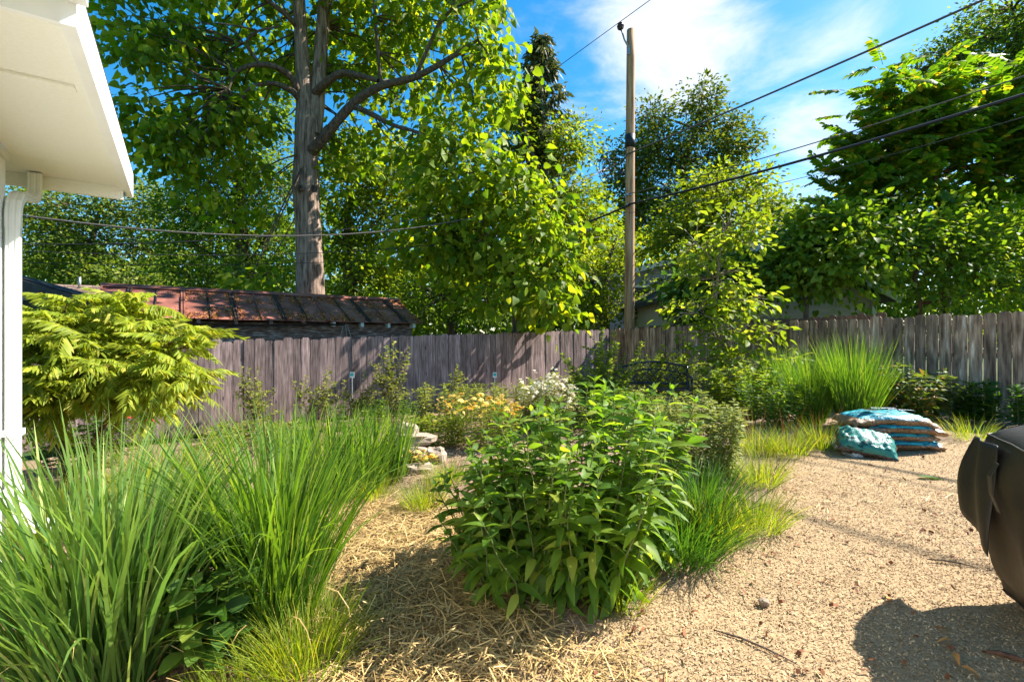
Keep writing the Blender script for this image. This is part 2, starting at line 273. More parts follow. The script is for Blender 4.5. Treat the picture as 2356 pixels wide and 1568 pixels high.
def lance(wf=1.0, droop=1.0, fold=.35):
    V = []; F = []
    for y, w, z in zip(_y, _w * wf, _z * droop): V += [(-w, y, z + w * fold), (0, y, z), (w, y, z + w * fold)]
    for i in range(len(_y) - 1):
        a = 3 * i
        for k in (0, 1): F += [(a + k, a + k + 1, a + k + 4), (a + k, a + k + 4, a + k + 3)]
    return np.array(V, float), np.array(F)
LANCE = lance(); LANCE_W = lance(1.45, 1.1, .45); LANCE_N = lance(.6, .5, .2)
_k = [0, 2, 4, 6]
def lance_lo(wf=1.0, droop=.8):
    y = _y[[0, 2, 4, 6]]; w = (_w * wf)[[0, 2, 3, 6]]; z = (_z * droop)[[0, 2, 4, 6]]
    V = [(0, y[0], z[0]), (-w[1], y[1], z[1] + w[1] * .3), (w[1], y[1], z[1] + w[1] * .3), (-w[2], y[2], z[2]), (w[2], y[2], z[2]), (0, y[3], z[3])]
    return np.array(V, float), tri((0, 2, 1), (1, 2, 4), (1, 4, 3), (3, 4, 5))
LANCE_L = lance_lo()
def frames(d, ub=0.7, r=rng, wx=1.0):
    d = unit(d); n = np.zeros_like(d); n[:, 2] = ub; n += r.normal(size=d.shape) * (1 - ub) * 0.9
    x = unit(np.cross(d, n)); z = np.cross(x, d)
    return np.stack([x * wx, d, z], -1)            # columns: width, length, normal
def bake(base, Mx, S, T):
    V0, F0 = base; n = len(T)
    V = np.einsum('nij,vj->nvi', Mx, V0) * np.asarray(S)[:, None, None] + T[:, None]
    F = (F0[None] + (np.arange(n) * len(V0))[:, None, None]).reshape(-1, F0.shape[1])
    return V.reshape(-1, 3), F
_shared = {}
def foliage(parent, basepos, shape, Mx, S, T, mat, nparts=0, pname='leaf', sname='foliage', key=None):
    """leaves as one stuff mesh; the nparts that show largest become parts of their own"""
    T = np.asarray(T); S = np.asarray(S); base = np.asarray(basepos)
    idx = np.arange(len(T))
    if nparts:
        d = np.linalg.norm(T - np.array([0, 0, CAMZ]), axis=1) / S
        px = np.abs(T[:, 0] / np.maximum(T[:, 1], .1)); vis = (px < 1.05) & (np.abs((T[:, 2] - CAMZ) / np.maximum(T[:, 1], .1)) < 0.70)
        order = np.argsort(np.where(vis, d, d + 1e6)); sel = order[:nparts]; idx = order[nparts:]
        k = (id(shape), mat.name)
        if k not in _shared: _shared[k] = tri_mesh(pname, shape[0], shape[1], mat, True)
        for i in sel:
            o = bpy.data.objects.new(pname, _shared[k]); col.objects.link(o); o.parent = parent
            m = np.eye(4); m[:3, :3] = Mx[i] * S[i]; m[:3, 3] = T[i] - base
            o.matrix_basis = Matrix(m.tolist())
    if len(idx):
        V, F = bake(shape, Mx[idx], S[idx], T[idx])
        o = obj(sname, tri_mesh(sname, V - base, F, mat, True), parent, kind='stuff'); return o

def ellip(n, c, rad, shell, r):
    d = unit(r.normal(size=(n, 3))); q = (shell + (1 - shell) * r.random(n)) ** 0.5
    return np.asarray(c) + d * q[:, None] * np.asarray(rad)
def lobes_px(lst):
    """(px, py, Y, rx px, ry px, depth m) -> centre, radii in metres"""
    return [(P(a, b, y), np.array([rx * y / K, dz, ry * y / K])) for a, b, y, rx, ry, dz in lst]
def tree(name, label, cat, base, trunk, trad, lobes, nclump, nleaf, size, shape, leafmat, bark, clump=0.6, seed=1, group=None, nparts=0, hang=0.3, ub=0.55, shell=0.25, limb=True, flat=0.6, limbr=0.3, extra=None, pname='leaf', wx=1.0, top=None):
    r = np.random.default_rng(seed); t = thing(name, label, cat, base, group)
    tb = Tubes(); trunk = np.asarray(trunk, float); tb.add(trunk, trad, 10); tb.build('trunk', bark, t, base)
    lb = Tubes(); tw = Tubes(); nodes = [trunk[len(trunk) // 2:]]
    vol = np.array([np.prod(q[1]) ** (2 / 3) for q in lobes]); share = vol / vol.sum()
    T = []; D = []
    for (c, rad), sh in zip(lobes, share):
        s0 = trunk[np.argmin(np.linalg.norm(trunk + np.array([0, 0, .35 * rad[2]]) - c, axis=1))]
        path = bez(s0, c, 0.08, 7, 0.08, r); r0 = max(0.02, trad[-1] * 0.9 if np.ndim(trad) else trad * .5)
        if limb: lb.add(path, np.linspace(r0, r0 * .35, 7), 6)
        n = max(4, int(nclump * sh)); cc = ellip(n, c, rad, shell, r)
        allp = np.concatenate([path, trunk[len(trunk) // 2:]])
        for q in cc:
            a = path[np.argmin(np.linalg.norm(path[2:] - q, axis=1)) + 2]
            if limb: tw.add(bez(a, q, 0.1, 4, 0.1, r), np.linspace(r0 * limbr, 0.008, 4), 3)
        per = max(3, int(nleaf * sh / n)); rc = clump * (0.6 + 0.8 * r.random(n))
        off = r.normal(size=(n, per, 3)) * np.array([1, 1, flat]) * rc[:, None, None] * .55
        T.append((cc[:, None] + off).reshape(-1, 3))
        out = unit(off + unit(cc - c)[:, None] * rc[:, None, None] * .5); D.append(out.reshape(-1, 3))
    T = np.concatenate(T); D = np.concatenate(D) + r.normal(size=(len(T), 3)) * .35; D[:, 2] -= hang
    S = size * (0.65 + 0.6 * r.random(len(T)))
    if top is not None: k = T[:, 2] < top; T, D, S = T[k], D[k], S[k]
    lb.build('limb', bark, t, base, kind='stuff'); tw.build('twig', bark, t, base, kind='stuff')
    foliage(t, base, shape, frames(D, ub, r, wx), S, T, leafmat, nparts, pname, 'crown')
    return t
# ------------------------------------------------------------------ ground
def inpoly(x, y, poly):
    x = np.asarray(x); y = np.asarray(y); c = np.zeros(x.shape, bool); n = len(poly)
    for i in range(n):
        x0, y0 = poly[i][:2]; x1, y1 = poly[(i + 1) % n][:2]
        c ^= ((y0 > y) != (y1 > y)) & (x < (x1 - x0) * (y - y0) / (y1 - y0 + 1e-12) + x0)
    return c
CHIP = [gp(*q) for q in ((1250, 1500), (1400, 1440), (1560, 1330), (1700, 1240), (1790, 1150), (1790, 1060), (1950, 1030), (2250, 1010), (2700, 1000), (3300, 1300))] + [np.array([6, -1, 0]), np.array([-0.4, -1, 0]), gp(1200, 1750)]
STRAW = [gp(*q) for q in ((735, 1230), (800, 1150), (1060, 1150), (1110, 1290), (1250, 1400), (1300, 1480), (1500, 1568), (1560, 1800), (620, 1800), (760, 1500), (740, 1380))]
STRAW2 = [gp(*q) for q in ((1800, 1085), (1900, 1075), (2010, 1100), (2000, 1190), (1880, 1200), (1790, 1170))]
STRAW3 = [gp(*q) for q in ((2040, 1150), (2160, 1120), (2240, 1180), (2200, 1240), (2090, 1210))]
GARDEN = [W(-4, -2, 0), W(9.5, -2, 0), W(9.5, 9.1, 0), W(-4, 9.1, 0)]
def wob(x, y, f=3.0, k=0.0): return np.sin(x * f + 1.3 + k) * np.cos(y * f * 1.3 + k) + .6 * np.sin(x * f * 2.7 + y * f * 1.9 + k)
def relief(x, y):
    near = np.exp(-((x / 9) ** 2) - ((y - 5) / 7) ** 2)
    bed = 0.10 * np.exp(-(((x + 0.4) / 1.1) ** 2 + ((y - 7.3) / 1.1) ** 2)) + 0.05 * np.exp(-(((x - 0.3) / .7) ** 2 + ((y - 2.9) / .6) ** 2))
    return near * 0.012 * wob(x, y, 2.1) + bed
def GZ(x, y): return G(x, y) + relief(x, y)
def gaxis(lo, hi, st, far):
    a = np.arange(lo, hi + 1e-6, st); e = np.array(far); return np.concatenate([lo - e[::-1], a, hi + e])
far = [0.5, 1.2, 2.5, 5, 9, 16, 30, 60, 120, 260, 600]
gx = gaxis(-7.5, 9, .085, far); gy = gaxis(0.5, 13.5, .085, far)
XX, YY = np.meshgrid(gx, gy); ZZ = GZ(XX, YY)
V = np.stack([XX, YY, ZZ], -1).reshape(-1, 3); nx, ny = len(gx), len(gy)
i = (np.arange(ny - 1)[:, None] * nx + np.arange(nx - 1)[None]).ravel()
F = np.stack([i, i + 1, i + 1 + nx, i + nx], -1)
wx_, wy_ = XX + .05 * wob(XX, YY, 5), YY + .05 * wob(XX, YY, 5, 2)
zc = inpoly(wx_, wy_, CHIP).astype(float); zs = (inpoly(wx_, wy_, STRAW) | inpoly(wx_, wy_, STRAW2) | inpoly(wx_, wy_, STRAW3)).astype(float); zg = inpoly(wx_, wy_, GARDEN).astype(float)
colr = np.stack([zc, zs, zg, np.ones_like(zc)], -1).reshape(-1, 4)
gm, nt2 = mat_new('garden_soil')
at = N(nt2, 'ShaderNodeAttribute', attribute_name='zone'); sp = N(nt2, 'ShaderNodeSeparateColor'); L(nt2, at.outputs['Color'], sp.inputs[0])
tcx = N(nt2, 'ShaderNodeTexCoord')
def nramp(scale, c1, c2, lo=.35, hi=.65, detail=8):
    nz = N(nt2, 'ShaderNodeTexNoise', i_Scale=scale, i_Detail=detail, i_Roughness=.7); L(nt2, tcx.outputs['Object'], nz.inputs['Vector'])
    cr = N(nt2, 'ShaderNodeValToRGB'); L(nt2, nz.outputs['Fac'], cr.inputs[0]); cr.color_ramp.elements[0].color = rgba(c1); cr.color_ramp.elements[1].color = rgba(c2)
    cr.color_ramp.elements[0].position = lo; cr.color_ramp.elements[1].position = hi; return cr.outputs[0], nz.outputs['Fac']
lawn, _ = nramp(9, (0.025, 0.05, 0.012), (0.06, 0.10, 0.02))
mulch, _ = nramp(45, (0.13, 0.075, 0.045), (0.38, 0.27, 0.18))
chipc, hf = nramp(75, (0.18, 0.11, 0.055), (0.47, 0.33, 0.18), .32, .62)
strawc, _ = nramp(55, (0.13, 0.075, 0.03), (0.36, 0.24, 0.10), .35, .65)
cur = lawn
for k, c in ((2, mulch), (1, strawc), (0, chipc)):
    mx2 = N(nt2, 'ShaderNodeMix', data_type='RGBA'); L(nt2, sp.outputs[k], mx2.inputs['Factor']); L(nt2, cur, mx2.inputs['A']); L(nt2, c, mx2.inputs['B']); cur = mx2.outputs['Result']
pb = N(nt2, 'ShaderNodeBsdfPrincipled', i_Roughness=.9); L(nt2, cur, pb.inputs['Base Color']); pb.inputs['Specular IOR Level'].default_value = .15
bp = N(nt2, 'ShaderNodeBump', i_Strength=.8, i_Distance=.012); L(nt2, hf, bp.inputs['Height']); L(nt2, bp.outputs[0], pb.inputs['Normal'])
oo = N(nt2, 'ShaderNodeOutputMaterial'); L(nt2, pb.outputs[0], oo.inputs['Surface'])
gme = tri_mesh('ground', V, F, gm, True); ca = gme.color_attributes.new('zone', 'FLOAT_COLOR', 'POINT'); ca.data.foreach_set('color', colr.ravel().astype(np.float32))
tag(obj('ground', gme), 'garden soil and mulched path rising gently to the right', None, kind='structure')

def scatter(name, label, cat, n, box, accept, lo, hi, wlo, whi, mat, seed, zlift=(0, .02), tilt=.25, bend=.0, falloff=3.0, sx=0):
    r = np.random.default_rng(seed); x = r.uniform(box[0], box[1], n); y = r.uniform(box[2], box[3], n)
    keep = accept(x, y) & (r.random(n) < 1 / (1 + (np.maximum(y - 2, 0) / falloff) ** 2)); x, y = x[keep], y[keep]; n = len(x)
    a = r.uniform(0, 2 * np.pi, n); tl = r.normal(size=n) * tilt
    d = np.stack([np.cos(a) * np.cos(tl), np.sin(a) * np.cos(tl), np.sin(tl)], -1)
    w = unit(np.cross(d, np.array([0, 0, 1.0]) + r.normal(size=(n, 3)) * .35)); u = np.cross(w, d)
    Ln = r.uniform(lo, hi, n)[:, None]; wd = r.uniform(wlo, whi, n)[:, None]
    c = np.stack([x, y, GZ(x, y) + r.uniform(zlift[0], zlift[1], n) + np.abs(np.sin(tl)) * Ln[:, 0] * .35], -1)
    mid = c + u * (Ln * bend * r.normal(size=(n, 1))) + u * wd * .5
    Vv = np.stack([c - d * Ln / 2 - w * wd / 2, c - d * Ln / 2 + w * wd / 2, mid - w * wd / 2, mid + w * wd / 2, c + d * Ln / 2 - w * wd / 2, c + d * Ln / 2 + w * wd / 2], 1)
    Ff = np.array([(0, 1, 3, 2), (2, 3, 5, 4)])[None] + (np.arange(n) * 6)[:, None, None]
    return tag(obj(name, tri_mesh(name, Vv.reshape(-1, 3), Ff.reshape(-1, 4), mat)), label, cat, kind='stuff')
wj = lambda x, y: (x + .10 * wob(x, y, 4), y + .10 * wob(x, y, 4, 2))
fz = lambda x, y, pl, s=.10: inpoly(x + rng.normal(size=x.shape) * s, y + rng.normal(size=y.shape) * s, pl)
scatter('straw_mulch', 'golden straw strewn thickly over the path left of the leafy clump', 'straw', 46000, (-2.4, 1.6, 1.1, 5.0), lambda x, y: fz(x, y, STRAW), .05, .17, .0025, .006, M['straw'], 3, (0.0, .03), .20, .02, 4)
scatter('loose_straw', 'pale loose straw scattered on the wood chip path', 'straw', 9000, (.5, 5.2, 1.2, 6.5), lambda x, y: fz(x, y, STRAW2, .14) | fz(x, y, STRAW3, .14) | (fz(x, y, CHIP) & (rng.random(x.shape) < .05)), .04, .14, .002, .005, M['straw'], 4, (0.004, .02), .12, .02, 6)
scatter('wood_chips', 'tan wood chips covering the open path at right', 'wood chips', 260000, (-.6, 5.6, .9, 7.0), lambda x, y: fz(x, y, CHIP, .04), .005, .016, .003, .006, M['chip'], 5, (0.0, .007), .35, .0, 2.6)
scatter('bark_mulch', 'reddish shredded bark mulch under the left grasses', 'bark mulch', 42000, (-4.5, 1.0, 1.0, 9.0), lambda x, y: inpoly(x, y, GARDEN) & ~fz(x, y, STRAW) & ~fz(x, y, CHIP), .02, .07, .004, .011, M['shred'], 6, (0.0, .015), .3, .02, 3.0)
scatter('leaf_litter', 'brown leaf litter and seed husks dotted over the wood chips', 'litter', 900, (-.2, 5.2, 1.2, 6.5), lambda x, y: fz(x, y, CHIP), .015, .045, .008, .02, M['brownbit'], 7, (0.006, .015), .3, .2, 5)
# ------------------------------------------------------------------ white house at left
hz = 2.67
house = thing('house', 'white house corner with deep soffit overhang at left edge', 'house', W(-2.5, 2.5, 0))
b = MB(); b.abox(-3.2, -1.0, 4.35, 4.48, -.2, hz); b.abox(-1.16, -1.0, -2.5, 4.35, -.2, hz); b.build('wall', M['white'], house)
for k in range(18):                                             # clapboards on the wall towards the garden
    z0 = .12 + k * .14
    b = MB(); q = [(-1.0, z0), (-.972, z0), (-.982, z0 + .139), (-1.0, z0 + .139)]
    b.prism(q, lambda u, v, e: W(u, (-2.5, 4.36)[e], v)); b.build('siding_board', M['white'], house)
b = MB(); b.abox(-.998, -.955, 4.36, 4.51, -.2, hz - .06); b.build('corner_board', M['white'], house)
b = MB(); b.abox(-.998, -.94, -2.5, 4.52, hz - .055, hz - .002); b.build('frieze_board', M['white'], house)
def sof(t0, t1): b = MB(); b.abox(-.94, -.385, t0, t1, hz, hz + .015); b.build('soffit_panel', M['soffit'], house)
sof(2.56, 3.165); sof(3.185, 4.518); 
b = MB(); b.abox(-3.2, -.385, 4.52, 5.02, hz, hz + .015); b.build('soffit_panel', M['soffit'], house)
b = MB(); b.abox(-.94, -.426, 3.14, 3.20, hz - .014, hz - .001); b.build('joint_strip', M['soffit'], house)
b = MB(); b.abox(-.425, -.383, 2.56, 5.02, hz - .012, hz - .001); b.build('edge_trim', M['soffit'], house)
b = MB(); b.abox(-.383, -.335, 2.50, 5.20, hz - .03, hz + .17); b.build('fascia', M['white'], house)
b = MB(); b.abox(-.98, -.383, 2.53, 2.557, hz - .012, hz + .16); b.build('eave_return', M['white'], house)
b = MB(); b.abox(-.36, -.30, -2.5, 2.497, hz + .06, hz + .27); b.build('upper_fascia', M['white'], house)
b = MB(); b.abox(-1.0, -.362, -2.5, 2.527, hz + .165, hz + .18); b.build('upper_soffit', M['soffit'], house)
b = MB(); b.prism([(-.338, hz + .172), (-.338, hz + .20), (-3.2, hz + 1.2), (-3.2, hz + 1.15)], lambda u, v, e: W(u, (2.53, 5.24)[e], v)); b.build('roof', M['shingle_d'], house)
b = MB(); b.prism([(-.302, hz + .272), (-.302, hz + .30), (-3.2, hz + 1.3), (-3.2, hz + 1.25)], lambda u, v, e: W(u, (-2.5, 2.52)[e], v)); b.build('roof', M['shingle_d'], house)
gut = [(5.02, hz - .075), (5.14, hz - .075), (5.165, hz - .03), (5.19, hz + .045), (5.185, hz + .05), (5.15, hz - .02), (5.13, hz - .065), (5.03, hz - .065), (5.025, hz + .05), (5.02, hz + .05)]
b = MB(); b.prism(gut, lambda u, v, e: W((-3.2, -.386)[e], u, v)); go = b.build('gutter', M['metal_white'], house)
b = MB(); b.tube([W(-3.2, 5.175, hz - .062), W(-.39, 5.175, hz - .062)], .006, 5); b.build('gutter_lip', M['metal_white'], go)
b = MB(); b.abox(-3.2, -.386, 5.005, 5.019, hz - .1, hz - .001); b.build('gutter_board', M['soffit'], house)
ds = thing('downspout', 'white corrugated downspout with curved elbows at house corner', 'downspout', W(-.905, 4.45, 0.15))
def rect_pipe(name, pts, hw, hd, parent):
    pts = np.array(pts); tan = unit(np.gradient(pts, axis=0)); side = np.array([A[0], A[1], 0]); b = MB(); n = len(pts); Vv = []
    prof = []
    for sx, sy in ((-1, -1), (1, -1), (1, 1), (-1, 1)): prof.append((sx, sy))
    pr = []
    for k in range(4):                                           # ribbed faces
        p0 = np.array(prof[k], float); p1 = np.array(prof[(k + 1) % 4], float)
        for f, ins in ((0.06, 1), (.28, 1), (.34, .9), (.42, .9), (.48, 1), (.70, 1), (.76, .9), (.84, .9), (.94, 1)):
            q = p0 + (p1 - p0) * f; ax = 0 if k in (1, 3) else 1; q[ax] *= ins; pr.append(q)
    for p, tg in zip(pts, tan):
        u = unit(side - tg * (side @ tg)); v = np.cross(tg, u)
        Vv += [p + u * q[0] * hw + v * q[1] * hd for q in pr]
    m = len(pr); Ff = [(i * m + j, i * m + (j + 1) % m, (i + 1) * m + (j + 1) % m, (i + 1) * m + j) for i in range(n - 1) for j in range(m)]
    b.add(Vv, Ff); return b.build(name, M['metal_white'], parent)
rect_pipe('elbow', [W(-.89, 4.93, 2.66), W(-.89, 4.93, 2.56), W(-.89, 4.92, 2.51), W(-.895, 4.88, 2.465), W(-.90, 4.80, 2.44), W(-.905, 4.62, 2.415), W(-.905, 4.54, 2.385), W(-.905, 4.475, 2.33), W(-.905, 4.452, 2.26), W(-.905, 4.45, 2.16)], .038, .030, ds)
rect_pipe('pipe', [W(-.905, 4.45, 2.20), W(-.905, 4.45, 1.2), W(-.905, 4.45, .42)], .035, .028, ds)
rect_pipe('shoe', [W(-.905, 4.45, .46), W(-.90, 4.45, .34), W(-.87, 4.45, .25), W(-.80, 4.45, .19), W(-.70, 4.45, .155)], .044, .033, ds)
b = MB(); b.abox(-.955, -.858, 4.40, 4.50, .80, .84); b.build('strap', M['metal_white'], ds)
# ------------------------------------------------------------------ fences: every picket a part
def picket_mesh(w, h, ear, mat, name='picket'):
    b = MB(); q = [(-w/2, 0), (w/2, 0), (w/2, h - ear), (w/2 - ear * .8, h), (-w/2 + ear * .8, h), (-w/2, h - ear)]
    b.prism(q, lambda u, v, e: (u, (-.009, .009)[e], v)); return b.mesh(name, mat)
def fence(label, p0, p1, h, pitch, ztop, mat, seed, npost=5, side=1, ear=.03, name='fence', gap=0):
    r = np.random.default_rng(seed); p0 = np.array(p0); p1 = np.array(p1); Ln = np.linalg.norm(p1 - p0); d = (p1 - p0) / Ln; ang = math.atan2(d[1], d[0])
    t = thing(name, label, 'fence', (p0[0], p0[1], ztop(0) - h))
    u = 0; wm = [picket_mesh(pitch * k - .005 - gap, h + e, ear * q, mat) for k, e, q in ((.88, 0, 1), (.95, .012, 1.2), (1.0, -.012, .9), (1.06, .015, 1.1), (1.1, 0, 1.0))]
    while u < Ln - pitch:
        j = r.integers(5); wd = pitch * (.88, .95, 1.0, 1.06, 1.1)[j]; c = p0 + d * (u + wd / 2); z = ztop((u + wd / 2) / Ln) - h + r.normal() * .009
        o = obj('picket', wm[j], t, (c[0] - p0[0], c[1] - p0[1], z - t.location.z)); o.rotation_euler = (r.normal() * .008, r.normal() * .0025, ang + r.normal() * .03); u += wd
    nb = np.array([-d[1], d[0]]) * side
    for zz in (.22, .5 * h + .1, h - .22):
        b = MB(); a0 = p0 + nb * .013; a1 = p1 + nb * .013
        q = [a0, a1, a1 + nb * .04, a0 + nb * .04]; zb = [ztop(0) - h, ztop(1) - h, ztop(1) - h, ztop(0) - h]
        b.hexa([(*q[k], zb[k] + zz) for k in range(4)] + [(*q[k], zb[k] + zz + .085) for k in range(4)]); b.build('rail', mat, t)
    for i in range(npost):
        c = p0 + d * Ln * (i + .5) / npost + nb * .10; b = MB(); zt = ztop((i + .5) / npost)
        b.box((c[0], c[1], zt - h / 2 - .1), (.09, .09, h)); b.build('post', mat, t)
    return t
HF = 1.48
bl = W(-2.0, 9.1, 0)[:2]; bc = W(9.5, 9.1, 0)[:2]; rr = W(9.5, .3, 0)[:2]
fence('long weathered grey plank fence across the back in front of shed', bl, bc, HF, .150, lambda f: CAMZ - .03 + .34 * f ** 1.4, M['fence'], 1, 5, 1)
fence('tall brown weathered plank fence along right side behind soil bags', bc + np.array([.03, -.02]), rr, HF, .160, lambda f: CAMZ + .31 + .11 * f, M['fence_r'], 2, 4, 1, gap=.006)
fence('lower brown neighbour fence seen just over the right fence', W(10.3, 9.0, 0)[:2], W(10.3, 3.2, 0)[:2], 1.5, .15, lambda f: CAMZ + .38 + .12 * f, M['fence_n'], 3, 3, 1)
# ------------------------------------------------------------------ shed behind the back fence
S0, S1, TE, TR, ZE, ZR = -1.25, 4.75, 10.6, 12.2, CAMZ + .425, CAMZ + 1.08
shed = thing('shed', 'old low shed with rusty standing seam metal roof behind fence', 'shed', W(1.7, 12.2, -.2))
b = MB(); b.abox(S0 + .2, S1 - .2, TE + .22, 2 * TR - TE - .2, -.4, ZE - .06); b.build('wall', M['peel'], shed)
b = MB(); b.prism([(TE + .22, ZE - .06), (2 * TR - TE - .2, ZE - .06), (TR, ZR - .04)], lambda u, v, e: W((S0 + .2, S1 - .2)[e], u, v)); b.build('gable', M['peel'], shed)
NP = 14; pw = (S1 - S0) / NP
for k in range(NP):
    sa, sb = S0 + k * pw, S0 + (k + 1) * pw - .004; dz = rng.normal() * .004
    b = MB(); b.hexa([W(sa, TE, ZE - .012 + dz), W(sb, TE, ZE - .012 + dz), W(sb, TR, ZR - .012), W(sa, TR, ZR - .012), W(sa, TE, ZE + dz), W(sb, TE, ZE + dz), W(sb, TR, ZR), W(sa, TR, ZR)])
    pn = b.build('roof_panel', M['rust'], shed)
    b = MB(); c = sa; w2 = .028 if k % 2 else .018
    for o_ in ((-.022, .022) if k % 2 else (0,)):
        b.hexa([W(c + o_ - w2/2, TE - .01, ZE + .004), W(c + o_ + w2/2, TE - .01, ZE + .004), W(c + o_ + w2/2, TR, ZR + .004), W(c + o_ - w2/2, TR, ZR + .004),
                W(c + o_ - w2/2, TE - .01, ZE + .036), W(c + o_ + w2/2, TE - .01, ZE + .036), W(c + o_ + w2/2, TR, ZR + .036), W(c + o_ - w2/2, TR, ZR + .036)])
    b.build('seam', M['rust_d'] if k % 3 else M['rust'], pn)
b = MB(); b.hexa([W(S0, TR, ZR - .014), W(S1, TR, ZR - .014), W(S1, 2*TR-TE, ZE - .014), W(S0, 2*TR-TE, ZE - .014), W(S0, TR, ZR - .002), W(S1, TR, ZR - .002), W(S1, 2*TR-TE, ZE), W(S0, 2*TR-TE, ZE)]); b.build('rear_roof', M['rust'], shed)
b = MB(); b.prism([(TR - .13, ZR - .02), (TR, ZR + .055), (TR + .13, ZR - .02), (TR + .12, ZR - .03), (TR, ZR + .035), (TR - .12, ZR - .03)], lambda u, v, e: W((S0 - .03, S1 + .03)[e], u, v)); b.build('ridge_cap', M['rust'], shed)
for k in range(8):                                               # siding boards of the wall under the eave
    z1 = ZE - .10 - k * .135; b = MB(); b.prism([(TE + .22, z1 - .132), (TE + .195, z1 - .132), (TE + .208, z1), (TE + .22, z1)], lambda u, v, e: W((S0 + .2, S1 - .2)[e], u, v)); b.build('siding_board', M['peel'], shed)
for s_ in np.arange(S0 + .3, S1 - .02, .61):
    b = MB(); b.abox(s_ - .03, s_ + .03, TE + .03, TE + .22, ZE - .115, ZE - .02); b.build('rafter_tail', M['trim'] if s_ > 2.7 else M['peel'], shed)
b = MB(); g_s = np.linspace(S0 + .7, 2.9, 12)
for e in (0, 1, 2):
    pts = [W(s_, TE - .03 - .035 * e, ZE - .055 - .05 * math.sin((s_ - S0) * .8) ** 2 - (.04 if e == 1 else 0)) for s_ in g_s]
    if e: 
        n_ = len(pts); b.add(prev + pts, [(i, i + 1, n_ + i + 1, n_ + i) for i in range(n_ - 1)])
    prev = pts
b.build('broken_gutter', M['rust_d'], shed)
for k, (a0, a1) in enumerate(((2.88, 2.80), (2.92, 2.98), (2.95, 3.10))):
    b = MB(); b.tube(bez(W(a0, TE - .06, ZE - .05), W(a1, TE - .02, ZE - .52), .05, 6), .007, 5); b.build('dangling_strip', M['steel'], shed)
r = np.random.default_rng(5); n = 22000
s_ = r.uniform(S0, S1, n); q = r.beta(1.0, 1.7, n); up = (r.random(n) < .45); q = np.where(up, .55 + .4 * r.random(n), q * .45)
near = np.abs(((s_ - S0) / pw + .5) % 1 - .5); keep = (r.random(n) < np.clip(.80 - near * 1.7 + .35 * wob(s_, q * 2, 2.5), .02, 1)) & (s_ > S0 + 1.0 + .8 * r.random(n)); s_, q = s_[keep], q[keep]; n = len(s_)
c = np.array([W(a, TE + (TR - TE) * f, ZE + (ZR - ZE) * f + .006) for a, f in zip(s_, q)])
foliage(shed, (0, 0, 0), LEAF2, frames(r.normal(size=(n, 3)) * np.array([1, 1, .25]), .6, r), r.uniform(.025, .06, n), c - np.array(shed.location), M['catkin'], 0, sname='blossom_litter')
# ------------------------------------------------------------------ neighbour buildings
nb_ = thing('neighbour_house', 'dark neighbour house gable with string lights behind lime shrub', 'house', P(60, 690, 10.5) * np.array([1, 1, 0]))
def q3(a, b_, Ya, Yb, dz=0): return None
n0, n1 = P(-120, 598, 9.5), P(205, 697, 10.2); back = np.array([-.4, 5.5, 0]); 
b = MB(); th = np.array([0, 0, .10])
rg0, rg1 = n0 + np.array([0, 0, .0]), n1
b.hexa([n0, n1, n1 + np.array([.2, 4.5, -.6]), n0 + np.array([-.6, 4.5, -.6]), n0 + th, n1 + th, n1 + np.array([.2, 4.5, -.5]), n0 + np.array([-.6, 4.5, -.5])]); b.build('roof', M['shingle_d'], nb_)
b = MB(); dn = np.array([0, 0, -.2]); fw = np.array([0, -.05, 0]); b.hexa([n0 + dn + fw, n1 + dn + fw, n1 + dn, n0 + dn, n0 + fw + th * .6, n1 + fw + th * .6, n1 + th * .6, n0 + th * .6]); b.build('rake_board', M['dark_trim'], nb_)
b = MB(); i0, i1 = n0 + np.array([.2, .5, -.2]), n1 + np.array([-.55, .5, -.05]); 
b.hexa([(i0[0], i0[1], -.4), (i1[0], i1[1], -.4), (i1[0] + .2, i1[1] + 3.5, -.4), (i0[0], i0[1] + 3.5, -.4), i0, i1, i1 + np.array([.2, 3.5, -.5]), i0 + np.array([0, 3.5, -.5])]); b.build('wall', M['dark_trim'], nb_)
w0 = P(150, 720, 10.35); b = MB(); b.box(w0, (.5, .04, .36)); wn_ = b.build('window', M['trim'], nb_); b = MB(); b.box(w0 + np.array([0, -.03, 0]), (.42, .02, .28)); b.build('pane', M['glass'], wn_)
for k in range(5):
    c = n0 + (n1 - n0) * (.42 + .13 * k) + np.array([0, -.08, -.33]); b = MB(); b.tube([c + (0, 0, .10), c + (0, 0, .05), c + (0, 0, .02), c - (0, 0, .02), c - (0, 0, .04)], [.006, .012, .03, .028, .006], 8); b.build('bulb', M['glass'], nb_, True)
gr_ = thing('garage', 'low garage with brown shingle roof and vent pipe at left', 'garage', P(180, 690, 16) * np.array([1, 1, 0]))
e0, e1 = P(60, 712, 14.5), P(300, 712, 14.5); k0, k1 = P(60, 652, 16.5), P(300, 661, 16.5)
b = MB(); b.hexa([e0 - (0, 0, .1), e1 - (0, 0, .1), k1 - (0, 0, .1), k0 - (0, 0, .1), e0, e1, k1, k0]); rd_ = b.build('roof_deck', M['dark_trim'], gr_)
ncrs = 9; r = np.random.default_rng(8)
